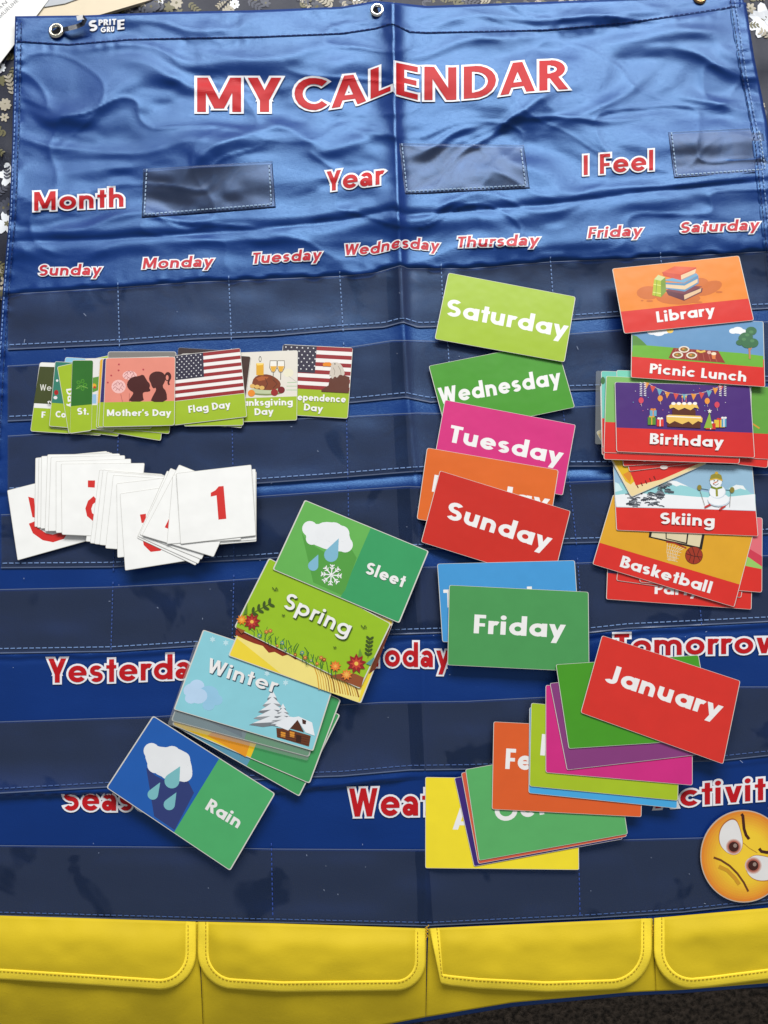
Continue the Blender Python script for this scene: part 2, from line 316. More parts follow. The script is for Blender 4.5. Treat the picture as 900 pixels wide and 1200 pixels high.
    if c == 'R': return .72, [('R', 0, 0, w, 1), ('A', .27, .7, .23, .3-h*.9, -90, 90), ('R', w*.9, .4, .28, .4+w*.85), ('R', w*.9, 1-w*.85, .28, 1), ('D', .56, 0, .32, .46, w)]
    if c == 'T': return .62, [('R', .28-h, 0, .28+h, 1-w*.8), ('R', 0, 1-w*.85, .56, 1)]
    if c == 'H': return .76, [('R', 0, 0, w, 1), ('R', .64-w, 0, .64, 1), ('R', w, .42, .64-w, .42+w*.85)]
    if c == 'U': return .74, [('R', 0, .3, w, 1), ('A', .31, .3, .31-h, .3-h, 180, 360), ('R', .62-w, .3, .62, 1)]
    if c == 'W': return 1.12, [('D', .31, 0, .10, 1, w), ('D', .31, 0, .53, 1, w*.95), ('D', .75, 0, .53, 1, w*.95), ('D', .75, 0, .96, 1, w)]
    if c == 'Y': return .70, [('R', .33-h, 0, .33+h, .42), ('D', .33, .36, .09, 1, w*1.02), ('D', .33, .36, .57, 1, w*1.02)]
    if c == '1': return .5, [('R', .22, 0, .22+w*1.25, 1), ('D', .06, .68, .30, .92, w*1.1)]
    if c == '5': return .6, [('A', .27, .32, .24, .32-h, -150, 140), ('R', .06, .5, .06+w*.9, 1), ('R', .06, 1-w*.9, .5, 1)]
    if c == '3': return .6, [('A', .27, .27, .22, .27-h*.9, -150, 90), ('A', .27, .74, .2, .26-h*.9, -90, 150)]
    return .5, []
def text_w(s, w, sp=0, dbl=False): return sum(glyph(c, w, dbl)[0]+sp for c in s)-.09-sp
def strokes_mesh(s, w, o, fn, seg=.2, sp=0, dbl=False, shear=0, dz=4e-6):
    """fn(x, y, k) maps lettering units to a world point; o widens every stroke (outline)"""
    V = []; Fc = []; x0 = 0; k = 0
    for c in s:
        adv, st = glyph(c, w, dbl)
        for p in st:
            k += 1
            if p[0] == 'R':
                _, a, b, cc, d = p; a -= o; b -= o; cc += o; d += o
                nu = max(1, math.ceil((cc-a)/seg)); nv = max(1, math.ceil((d-b)/seg))
                P = [[(a+(cc-a)*i/nu, b+(d-b)*j/nv) for i in range(nu+1)] for j in range(nv+1)]
            elif p[0] == 'D':
                _, xa, ya, xb, yb, ww = p
                L = math.hypot(xb-xa, yb-ya); hw = (ww/2+o)/max(.35, (yb-ya)/L)
                sx = (xb-xa)/(yb-ya); xa -= sx*o; ya -= o; xb += sx*o; yb += o
                n = max(1, math.ceil((yb-ya)/seg)); nu = max(1, math.ceil(2*hw/seg))
                P = [[(xa+(xb-xa)*j/n-hw+2*hw*i/nu, ya+(yb-ya)*j/n) for i in range(nu+1)] for j in range(n+1)]
            else:
                cx, cy, rx, ry, a0, a1 = p[1:7]; ww = (p[7] if len(p) > 7 else w)/2+o
                if a1-a0 < 360: e = math.degrees(o/max(.08, min(rx, ry))); a0 -= e; a1 += e
                n = max(6, int((a1-a0)/18)); nu = max(1, math.ceil(2*ww/seg))
                P = []
                for i in range(n+1):
                    t = math.radians(a0+(a1-a0)*i/n); row = []
                    for j in range(nu+1):
                        q = max(-min(rx, ry), -ww+2*ww*j/nu) if True else 0
                        row.append((cx+(rx+q)*math.cos(t), cy+(ry+q)*math.sin(t)))
                    P.append(row)
            b0 = len(V); nr = len(P); nc = len(P[0])
            for row in P:
                for (x, y) in row: V.append(fn(x0+x+shear*y, y, (k % 8)*dz))
            for j in range(nr-1):
                for i in range(nc-1):
                    a = b0+j*nc+i; f = (a, a+1, a+nc+1, a+nc)
                    Fc.append(f if p[0] != 'A' else (a, a+nc, a+nc+1, a+1)[::-1] if False else f)
        x0 += adv+sp
    return V, Fc
def fixup(V, Fc):
    """turn every face to look up"""
    V = np.asarray(V); out = []
    for f in Fc:
        a, b, c = V[f[0]], V[f[1]], V[f[2]]
        nz = (b[0]-a[0])*(c[1]-a[1])-(b[1]-a[1])*(c[0]-a[0])
        if abs(nz) < 1e-14 and len(f) > 3:
            c = V[f[3]]; nz = (b[0]-a[0])*(c[1]-a[1])-(b[1]-a[1])*(c[0]-a[0])
        out.append(tuple(f) if nz > 0 else tuple(f)[::-1])
    return out

# ================================================================== THE SETTING
def HB(x, y):   # the bedspread under the chart
    x = np.asarray(x, float); y = np.asarray(y, float)
    edge = 1110
    corner = np.exp(-((x-20)/140)**2-((y-10)/90)**2)
    return -.007+(.004*vnoise(x/60, y/34, 41)+.0018*vnoise(x/22, y/18, 42))*(1-corner)-.03*sm(0, 50, y-edge)-.4*sm(15, 60, y-edge)
xs = np.arange(-500, 1420, 12.); ys = np.arange(-420, 1500, 12.)
X, Y = np.meshgrid(xs, ys)
NAVY = satin('navy_bedspread_cloth', (.006, .008, .02), .5, .25, (.9, .92, 1), .3)
bed = tag(grid('bedspread', X, Y, HB, NAVY), kind='structure')
car = bpy.data.materials.new('brown_carpet'); car.use_nodes = True; nt = car.node_tree; b = nt.nodes['Principled BSDF']; b.inputs['Roughness'].default_value = .95
g = nt.nodes.new('ShaderNodeNewGeometry'); n = nt.nodes.new('ShaderNodeTexNoise'); n.inputs['Scale'].default_value = 150; n.inputs['Detail'].default_value = 8
nt.links.new(g.outputs['Position'], n.inputs['Vector']); cr = nt.nodes.new('ShaderNodeValToRGB')
cr.color_ramp.elements[0].position = .35; cr.color_ramp.elements[0].color = (.035, .026, .018, 1); cr.color_ramp.elements[1].position = .65; cr.color_ramp.elements[1].color = (.17, .125, .09, 1)
nt.links.new(n.outputs['Fac'], cr.inputs[0]); nt.links.new(cr.outputs[0], b.inputs['Base Color'])
bp = nt.nodes.new('ShaderNodeBump'); bp.inputs['Distance'].default_value = .01; nt.links.new(n.outputs['Fac'], bp.inputs['Height']); nt.links.new(bp.outputs[0], b.inputs['Normal'])
tag(newobj('carpet', [(-3, -3, -.36), (3, -3, -.36), (3, 3, -.36), (-3, 3, -.36)], [(0, 1, 2, 3)], car), kind='structure')
# printed flowers and leaves on the bedspread cloth
CR = mat((168, 160, 142), .5, .3); OL = mat((98, 94, 62), .5, .3); GR = mat((64, 68, 84), .5, .3); WB = mat((226, 230, 236), .5, .3)
def scatter_print():
    V = []; Fc = []; MI = []
    layer = [0]
    def blob(pts, m):
        layer[0] += 1
        b = len(V); cx = sum(p[0] for p in pts)/len(pts); cy = sum(p[1] for p in pts)/len(pts)
        z = .0004+(layer[0] % 60)*6e-6
        for p in [(cx, cy)]+pts: V.append(at(p[0], p[1], float(HB(p[0], p[1]))+z))
        for i in range(len(pts)): Fc.append((b, b+1+i, b+1+(i+1) % len(pts))); MI.append(m)
    def petal(x, y, a, l, wd, m):
        ca, sa = math.cos(a), math.sin(a); pts = []
        for t in range(8):
            u = math.pi*2*t/8; q = l/2+l/2*math.cos(u); v = wd/2*math.sin(u)
            pts.append((x+q*ca-v*sa, y+q*sa+v*ca))
        blob(pts, m)
    def flower(x, y, r, m):
        n = random.choice((6, 7, 9))
        for k in range(n): petal(x, y, k*6.283/n+random.random()*.2, r, r*.55, m)
        for k in range(5): petal(x, y, k*6.283/5, r*.25, r*.15, 1)
    def sprig(x, y, a, n, l, m):
        for k in range(n):
            px = x+math.cos(a)*k*l*.7; py = y+math.sin(a)*k*l*.7
            petal(px, py, a+.8, l, l*.4, m); petal(px, py, a-.8, l, l*.4, m); petal(px, py, a, l*.7, 1.2, m)
    def region(x0, y0, x1, y1, n, bright):
        for _ in range(n):
            x = random.uniform(x0, x1); y = random.uniform(y0, y1); q = random.random()
            if q < .35: flower(x, y, random.uniform(5, 9), 3 if random.random() < bright else random.choice((0, 1, 2)))
            else: sprig(x, y, random.random()*6.28, random.choice((3, 4, 5)), random.uniform(4.5, 7), random.choice((0, 1, 1, 2) if bright < .5 else (0, 3, 1, 2)))
    region(60, -34, 880, 20, 330, .06); region(-45, 60, 24, 440, 70, .4); region(868, -30, 990, 220, 34, .5)
    region(150, -260, 900, -40, 90, .1); pass
    flower(896, 24, 22, 3); flower(12, 205, 16, 3); flower(8, 262, 15, 3)
    o = newobj('floral_print', V, fixup(V, Fc), [CR, OL, GR, WB], bed, mi=MI, stuff=True)
scatter_print()
# papers at the top left corner of the bed
def slab(name, pts, z, th, m, label=None, cat=None, parent=None, origin=(0, 0, 0)):
    n = len(pts); V = [at(p[0], p[1], z) for p in pts]; V += [v-np.array([0, 0, th]) for v in V]
    Fc = [tuple(range(n))]+[(i, i+n, (i+1) % n+n, (i+1) % n) for i in range(n)]
    nz = sum(V[i][0]*V[(i+1) % n][1]-V[(i+1) % n][0]*V[i][1] for i in range(n))
    if nz < 0: Fc = [f[::-1] for f in Fc]
    o = newobj(name, V, Fc, m, parent, origin=origin); return tag(o, label, cat)
slab('cream_booklet', [(20, 60), (58, -8), (210, -20), (176, 0), (118, 17), (84, 24), (60, 40)], -.0012, .003, mat((222, 208, 182), .7, .2), 'cream folded booklet half hidden by the blue chart top left corner', 'booklet')
slab('grey_card', [(52, 8), (64, -30), (105, -34), (98, -4), (76, 4)], -.0002, .0008, mat((176, 180, 186), .5, .3), 'narrow glossy grey card edge beyond the white paper top left', 'card')
pap = slab('white_paper', [(-260, 60), (-120, -230), (66, -130), (66, -12), (0, 74), (-70, 170)], .0004, .0005, mat((232, 232, 230), .7, .2), 'white printed paper lying beyond the top left chart corner', 'paper')

for t_, p_, q_, c_ in (('EMURUHE', (-2, 24), (22, 1), 4.2), ('AN', (-1, 12), (9, 3), 4)):
    d_ = math.hypot(q_[0]-p_[0], q_[1]-p_[1]); ux, uy = (q_[0]-p_[0])/d_, (q_[1]-p_[1])/d_; W_ = text_w(t_, .12, .08); k_ = d_/W_
    V, Fc = strokes_mesh(t_, .12, 0, lambda x, y, dz: at(p_[0]+ux*x*k_+uy*y*c_, p_[1]+uy*x*k_-ux*y*c_, .0005+dz), seg=9, sp=.08)
    newobj('small_print', V, fixup(V, Fc), mat((130, 130, 134), .6, .2), pap)

# ================================================================== THE CHART
chart = empty('pocket_chart', (0, 0, 0), 'blue satin calendar pocket chart with clear pocket rows and yellow pouches', 'pocket chart')
ny = 520; nx = 420
t = np.linspace(0, 1, ny)[:, None]; s = np.linspace(0, 1, nx)[None, :]
yy = -5+t*1225+0*s
X = LEFT(yy)*(1-s)+RIGHT(yy)*s
BOT = pl([(-60, 1300), (380, 1212), (499, 1197), (600, 1180), (735, 1167), (800, 1164), (900, 1156)])
Y = TOP(X)*(1-t)+BOT(X)*t
grid('satin_panel', X, Y, H, BLUE, chart, thick=.0006)
# hems
def hemline(fn, xs): return [(x, float(fn(x))) for x in xs]
dashes('top_hem_stitching', hemline(HEM, np.arange(20, 870, 6.)), DTHREAD, chart, 4.6, 1.6, 1.3, .0004)
strip('top_hem', 18, 869, lambda x: TOP(x)+.6, lambda x: HEM(x)+1.5, .0003, BLUE, chart, step=2.5, thick=.0005)
for name, a, b in (('side_hem', 1, 9), ('side_hem', -21, -1)):
    yv = np.arange(25, 1070, 2.5)[:, None]; q = np.linspace(0, 1, 6)[None, :]
    edge = LEFT(yv) if a > 0 else RIGHT(yv)
    if a < 0: yv = yv-22
    X = edge+a+(b-a)*q; Y = yv+0*q
    grid(name, X, Y, lambda x, y: H(x, y)+.0004+.0005*vnoise(y/6.5, x*0, 77), BLUE, chart, thick=.0006)
for k, m in ((3, THREAD), (8, DTHREAD)):
    dashes('side_hem_stitching', [(float(LEFT(y))+k, y) for y in np.arange(26, 1075, 10.)], m, chart, 3.4, 1.8, 1.1, .0014)
    dashes('side_hem_stitching', [(float(RIGHT(y))-k-7, y) for y in np.arange(0, 1075, 10.)], m if k == 8 else THREAD, chart, 3.4, 1.8, 1.1, .0014)
# header windows of clear vinyl
for (tl, tr, br, bl) in (((168, 198), (319, 189), (323, 243), (166, 255)), ((467, 168), (614, 170), (621, 221), (474, 228)), ((783, 155), (893, 150), (902, 202), (790, 209))):
    v = np.linspace(0, 1, 24)[:, None]; u = np.linspace(0, 1, 60)[None, :]
    c = [np.array(p, float) for p in (tl, tr, br, bl)]
    P = (c[0][:, None, None]*(1-u)*(1-v)+c[1][:, None, None]*u*(1-v)+c[2][:, None, None]*u*v+c[3][:, None, None]*(1-u)*v)
    win = grid('header_window', P[0], P[1], lambda x, y: H(x, y)*.9+.0012, VINYL, chart, thick=.0003)
    ins = [(tl[0]+4, tl[1]), (bl[0]+3, bl[1]-4), (br[0]-5, br[1]-4), (tr[0]-4, tr[1])]
    pts = []
    for i in range(3):
        for q in np.linspace(0, 1, 30)[:-1]: pts.append((ins[i][0]*(1-q)+ins[i+1][0]*q, ins[i][1]*(1-q)+ins[i+1][1]*q))
    dashes('stitching', pts, mat((150, 175, 205), .7, .2), win, 3.2, 1.6, 1.3, .0019, lambda x, y: H(x, y)*.9)
# pocket rows of clear vinyl
COLS = [[(138, 330), (140, 405), (139, 505), (134, 600), (133, 662), (130, 762)],
        [(268, 326), (271, 392), (272, 500), (274, 600), (274, 680), (272, 750)],
        [(398, 320), (402, 385), (406, 488), (408, 575), (409, 645), (405, 742)],
        [(517, 312), (520, 376), (525, 405), (529, 470), (535, 560), (545, 640), (550, 736)],
        [(645, 305), (650, 372), (657, 455), (661, 490), (667, 560), (675, 632), (683, 735)],
        [(774, 300), (782, 362), (790, 446), (800, 540), (812, 628), (822, 728)]]
for r in range(1, 8):
    tp, st = R[r]
    lo = lambda x, st=st, r=r: st(x)+(5.5 if r < 7 else 4)
    xl = 9 if r <= 3 else -12 if r > 4 else 1
    pk = strip('clear_pocket_row', xl, 915+r*5, tp, lo, .0009, VINYL, chart, step=3)
    strip('pocket_lip_highlight', xl, 915+r*5, lambda x, tp=tp: tp(x)-.5, lambda x, tp=tp: tp(x)+.35, .0013, mat((96, 110, 140), .3, .6), pk, step=4, rows=2)  # paler colour paints the highlight line along the vinyl's top edge
    strip('pocket_hem', xl, 915+r*5, lambda x, lo=lo: lo(x)-1.0, lambda x, lo=lo: lo(x)+.4, .0012, mat((84, 98, 128), .35, .5), pk, step=4, rows=2)
    dashes('stitching', [(x, float(st(x))) for x in np.arange(xl+2, 915+r*5, 8.)], THREAD if r < 6 else mat((70, 96, 150), .7, .2), pk, 5.4, 2.0, 1.15, .0012)
    if r <= 5:
        for cpt in COLS:
            ys_ = [p[1] for p in cpt]; xs_ = [p[0] for p in cpt]; xm = float(np.interp((tp(300)+st(300))/2, ys_, xs_))
            y0 = float(tp(xm))-6; y1 = float(st(xm))+12
            dashes('column_stitching', [(float(np.interp(y, ys_, xs_)), y) for y in np.arange(y0, y1, 4.)], THREAD if r < 3 else mat((60, 90, 160), .7, .2), pk, 3.0, 1.8, 1.1, .0012)
    if r == 7:
        for xm in (318, 678): dashes('column_stitching', [(xm+(y-990)*.02, y) for y in np.arange(988, 1078, 4.)], mat((48, 78, 160), .7, .2), pk, 3.6, 2.2, 1.2, .0012)
# lint and fibre ends caught on the vinyl
V = []; Fc = []
for _ in range(90):
    x = random.uniform(5, 895); y = random.uniform(330, 1070); a = random.random()*3.14; l = random.choice((.5, .6, .8, 1.0, 2.2)); w_ = .28
    for q, o_ in ((-l, -w_), (-l, w_), (l, w_), (l, -w_)):
        u_ = x+q*math.cos(a)-o_*math.sin(a); v_ = y+q*math.sin(a)+o_*math.cos(a); V.append(at(u_, v_, float(H(u_, v_))+.0016))
    b = len(V)-4; Fc.append((b, b+1, b+2, b+3))
newobj('lint', V, fixup(V, Fc), mat((150, 165, 195), .8, .2), chart, stuff=True)
# printed words
def chart_word(s, base, cap, o, wgt=.19, shear=0., dbl=True, x0=None, x1=None, clip=None, sp=.05, red=RED, white=WHITE):
    """base: points (x, y) the baseline passes; the word spans x0..x1"""
    bf = pl(base) if len(base) > 1 else (lambda x: base[0][1]+0*x)
    x0 = base[0][0] if x0 is None else x0; x1 = base[-1][0] if x1 is None else x1
    W = text_w(s, wgt, sp, dbl); k = (x1-x0)/W
    capf = cap if callable(cap) else (lambda x: cap)
    par = None
    for off, widen, m, name in ((.0009, o, white, 'printed_word'), (.0012, 0, red, 'letter_fill')):
        wu = widen/ capf((x0+x1)/2)
        def fn(x, y, dz):
            px = x0+x*k; py = float(bf(px))-y*capf(px)
            return at(px, py, float(H(px, py))+off+dz)
        V, Fc = strokes_mesh(s, wgt, wu, fn, seg=2.4/capf((x0+x1)/2), sp=sp, dbl=dbl, shear=shear)
        if clip is not None:
            Vn = np.asarray(V); pxs = []
            keep = []
            for f in Fc:
                c = Vn[list(f)].mean(0); d = c-CAM; q = d[1]*math.cos(TH)+d[2]*math.sin(TH); fw = d[1]*math.sin(TH)-d[2]*math.cos(TH)
                px = 450+F*d[0]/fw; py = 600-F*q/fw
                if py > float(clip(px))+.6: keep.append(f)
            Fc = keep
        ob = newobj(name, V, fixup(V, Fc), m, par or chart, smooth=False)
        par = ob
capT = lambda x: float(np.interp(x, [228, 330, 400, 462, 463, 500, 668], [40, 40, 36, 33, 37, 39, 34]))
chart_word('MY', [(228, 131), (330, 131)], capT, 2.3, x0=231, x1=326)
chart_word('CALENDAR', [(343, 129), (372, 129), (420, 122), (461, 105), (463, 110), (490, 117), (530, 117), (575, 113), (620, 107), (668, 104)], capT, 2.3, x0=345, x1=664)
chart_word('Month', [(40, 247), (147, 242)], 22, 1.9, x0=40, x1=145)
chart_word('Year', [(383, 224), (452, 215)], 23, 1.9, x0=383, x1=449)
chart_word('I Feel', [(684, 205), (768, 199)], 23, 1.9, x0=684, x1=766)
for s_, b_, in (('Sunday', [(44, 323), (119, 322)]), ('Monday', [(166, 315), (250, 312)]), ('Tuesday', [(294, 309), (377, 304)]),
                ('Wednesday', [(402, 299), (440, 297), (468, 290), (480, 291), (515, 294)]), ('Thursday', [(534, 290), (632, 287)]), ('Friday', [(688, 279), (753, 276)]), ('Saturday', [(796, 273), (890, 269)])):
    chart_word(s_, b_, 12.6, 1.3, wgt=.19, shear=.12, x0=b_[0][0]+1, x1=b_[-1][0]-2, red=mat((194, 36, 52), .5, .3))
chart_word('Yesterday', [(57, 800), (130, 799), (240, 794)], 28, 2.3, x0=57, x1=246)
chart_word('Today', [(434, 781), (527, 782)], 28, 2.3, x0=434, x1=526)
chart_word('Tomorrow', [(719, 769), (912, 765)], 26, 2.3, x0=720, x1=915)
chart_word('Season', [(73, 950), (200, 950)], 28, 2.3, x0=74, x1=200, clip=FOLD6)
chart_word('Weather', [(408, 957), (530, 955)], 33, 2.4, x0=409, x1=572)
chart_word('Activity', [(775, 947), (912, 936)], 27, 2.3, x0=768, x1=920)
for s_, x0_, y0_, x1_, cp in (('S', 104, 37, 114, 13), ('PRIT', 115.5, 30, 136, 7), ('GRU', 118, 38, 134, 6.2), ('E', 137.5, 35, 146, 11.5)):
    chart_word(s_, [(x0_, y0_), (x1_, y0_-1)], cp, .05, wgt=.23, x0=x0_, x1=x1_, red=WHITE)
# eyelets
def grommet(cx, cy, r, col, label=None):
    V = []; Fc = []; n = 28; prof = [(r*.52, -.0016), (r*.54, .0004), (r*.62, .0014), (r*.78, .0019), (r*.92, .0014), (r, .0002)]
    z0 = float(H(cx, cy))+.0012; c = at(cx, cy, z0)
    for i in range(n):
        a = 2*math.pi*i/n
        for (q, z) in prof: V.append(c+np.array([q*math.cos(a)*.0008, q*math.sin(a)*.00088, z]))
    m = len(prof)
    for i in range(n):
        for j in range(m-1): Fc.append((i*m+j, ((i+1) % n)*m+j, ((i+1) % n)*m+j+1, i*m+j+1))
    g = newobj('metal_eyelet', V, fixup(V, Fc), mat(col, .22, .5, 1), chart, smooth=True)
    D = [c+np.array([r*.56*math.cos(2*math.pi*i/20)*.0008, r*.56*math.sin(2*math.pi*i/20)*.00088, -.0006]) for i in range(20)]
    newobj('eyelet_hole_shade', D, [tuple(range(20))], mat((14, 14, 18), .8, .1), g)  # black disc over the cloth paints the shade inside the open eyelet
    if label: g['label'] = label
grommet(66, 36, 10.5, (215, 210, 196)); grommet(442, 12, 9.5, (225, 225, 222)); grommet(820, -3, 9.5, (150, 120, 84), 'brownish brass eyelet cut by the frame')
# black loop through the left eyelet
def ribbon(name, pts, wd, th, m, label, cat):
    V = []; Fc = []
    for i, (x, y, z) in enumerate(pts):
        a = np.array(pts[max(0, i-1)][:2]); b = np.array(pts[min(len(pts)-1, i+1)][:2]); d = (b-a)/np.hypot(*(b-a)); nn = np.array([-d[1], d[0]])*wd/2
        z += float(H(x, y))
        for (o, dz) in ((1, 0), (-1, 0), (-1, -th), (1, -th)): V.append(at(x+nn[0]*o, y+nn[1]*o, z+dz))
    for i in range(len(pts)-1):
        for j in range(4): a = i*4+j; b = i*4+(j+1) % 4; Fc.append((a, b, b+4, a+4))
    Fc += [(0, 1, 2, 3), (len(V)-1, len(V)-2, len(V)-3, len(V)-4)]
    return tag(newobj(name, V, Fc, m, smooth=False), label, cat)
ribbon('hanging_loop', [(69, 37, .0), (73, 35, .003), (80, 33.5, .006), (90, 31, .006), (97, 28, .0065), (99.5, 23, .0075), (97, 20, .009), (90, 21.5, .0095)], 5.5, .0009, mat((34, 38, 52), .25, .6), 'small black hanging loop threaded through the left eyelet', 'loop')
# yellow pouches with buttoned flaps
PX = [(-45, 231.6), (233.4, 500), (502, 765), (767, 985)]
PXB = [(-60, 238.4), (238.8, 498.8), (499.2, 768.4), (768.8, 985)]
FL = [  # flap outline: left x, right x, bottom polyline, left corner radius, right corner radius
    dict(a=-45, b=229, bot=pl([(-50, 1147), (0, 1147), (110, 1154), (229, 1162)]), rl=0, rr=42),
    dict(a=232.5, b=498, bot=pl([(232, 1156), (330, 1162), (498, 1160)]), rl=42, rr=34),
    dict(a=503, b=763, bot=pl([(503, 1152), (560, 1158), (640, 1162), (763, 1158)]), rl=4, rr=48),
    dict(a=767, b=985, bot=pl([(767, 1162), (830, 1156), (900, 1147), (985, 1138)]), rl=44, rr=0)]
def HP(x, y, a, b):   # pouch body: puffed between its side seams
    u = np.clip((x-a)/(b-a), 0, 1); e = np.minimum(u*(b-a), (1-u)*(b-a))
    return H(x, y)*.3+.0036+.0042*sm(0, 30, e)*(1-np.clip((y-YTOP(x)-10)/120, 0, 1)**2)*sm(-6, 30, y-YTOP(x))+.002*sm(0, 26, e)*sm(-6, 22, y-YTOP(x))+.0010*vnoise(x/60, y/40, 51)+.0003*vnoise(x/18, y/22, 52)-.02*sm(1140, 1260, y)*.7
for i in range(4):
    (a, b), (a2, b2), f = PX[i], PXB[i], FL[i]
    v = np.linspace(0, 1, 50)[:, None]; u = np.linspace(0, 1, 90)[None, :]
    X0 = (a*(1-v)+a2*v)*(1-u)+(b*(1-v)+b2*v)*u
    bt = pl([(-60, 1240), (430, 1205), (499, 1192), (600, 1175), (735, 1163), (800, 1160), (900, 1152), (985, 1142)])
    Y0 = (YTOP(X0)+1)*(1-v)+bt(X0)*v
    pouch = grid('storage_pouch', X0, Y0, lambda x, y: HP(x, y, a, b), YEL, chart, thick=.001)
    def HF(x, y, a=a, b=b, i=i):
        k = HP(x, y, a, b)+.0016+.0018*sm(0, 60, y-YTOP(x))+.0008*vnoise(x/45, y/28, 60+i)+.0003*vnoise(x/20, y/13, 70+i)
        if i == 2: k = k+.006*np.exp(-((x-503)/9)**2)*sm(0, 30, y-YTOP(x))   # dog-eared corner
        return k
    # outline point (px, py) for inset d, running down the left side, along the bottom and up the right
    def outline(d, n=26):
        P = []; L_, R_ = f['a']+d, f['b']-d; bo = lambda x: float(f['bot'](x))-d
        rl = max(.1, f['rl']-d) if f['rl'] else 0; rr = max(.1, f['rr']-d) if f['rr'] else 0
        for q in np.linspace(0, 1, 10)[:-1]: P.append((L_, float(YTOP(L_))*(1-q)+(bo(L_)-rl)*q))
        for q in np.linspace(0, 1, 10): t_ = math.pi/2*q; P.append((L_+rl-rl*math.cos(t_), bo(L_+rl)-rl+rl*math.sin(t_)))
        for q in np.linspace(0, 1, 40)[1:-1]: x = (L_+rl)*(1-q)+(R_-rr)*q; P.append((x, bo(x)))
        for q in np.linspace(0, 1, 10): t_ = math.pi/2*q; P.append((R_-rr+rr*math.sin(t_), bo(R_-rr)-rr+rr*math.cos(t_)))
        for q in np.linspace(0, 1, 10)[1:]: P.append((R_, (bo(R_)-rr)*(1-q)+float(YTOP(R_))*q))
        if i == 2: P = [(x+max(0, (13-d*.3)*((y-1084)/66)**1.0*max(0, 1-(x-503)/24)), y) for x, y in P]
        return np.array(P)
    out = outline(5)
    m = len(out)
    # flap face: fan rows between the outline and a matching top line
    xt = np.clip(out[:, 0], f['a']+5, f['b']-5); tops = np.stack([xt, YTOP(xt)+.3], 1)
    nn = 22; q = np.linspace(0, 1, nn)[:, None]
    GX = tops[:, 0]*(1-q)+out[:, 0]*q; GY = tops[:, 1]*(1-q)+out[:, 1]*q
    flap = grid('flap', GX, GY, HF, YEL, pouch, thick=.0008)
    # binding tape: a rounded band round the flap edge
    rows = [(-.8, -.0006), (0, .0006), (1.5, .0009), (9.5, .0009), (11.2, .0007), (11.9, .0001)]
    G = [outline(d) for d, _ in rows]
    BX = np.array([g_[:, 0] for g_ in G]); BY = np.array([g_[:, 1] for g_ in G]); dz = np.array([z for _, z in rows])[:, None]
    zz = HF(BX, BY)+dz
    V = at(BX, BY, zz).reshape(-1, 3); I = np.arange(V.shape[0]).reshape(BX.shape)
    Fc = np.stack([I[:-1, :-1].ravel(), I[:-1, 1:].ravel(), I[1:, 1:].ravel(), I[1:, :-1].ravel()], 1).tolist()
    newobj('flap_binding', V, fixup(V, Fc), YEL2, pouch, smooth=True)
    dashes('flap_stitching', outline(8.6), YTHREAD, pouch, 3.0, 1.6, 1.0, .0011, HF)
    if i:   # raw thread ends in the gap between two flaps
        dashes('loose_thread', [(a-2+random.uniform(-2.5, 2.5), 1084+k*1.6) for k in range(12)], mat((215, 170, 30), .8, .2), pouch, 2.2, .6, 1.2, .003, H)

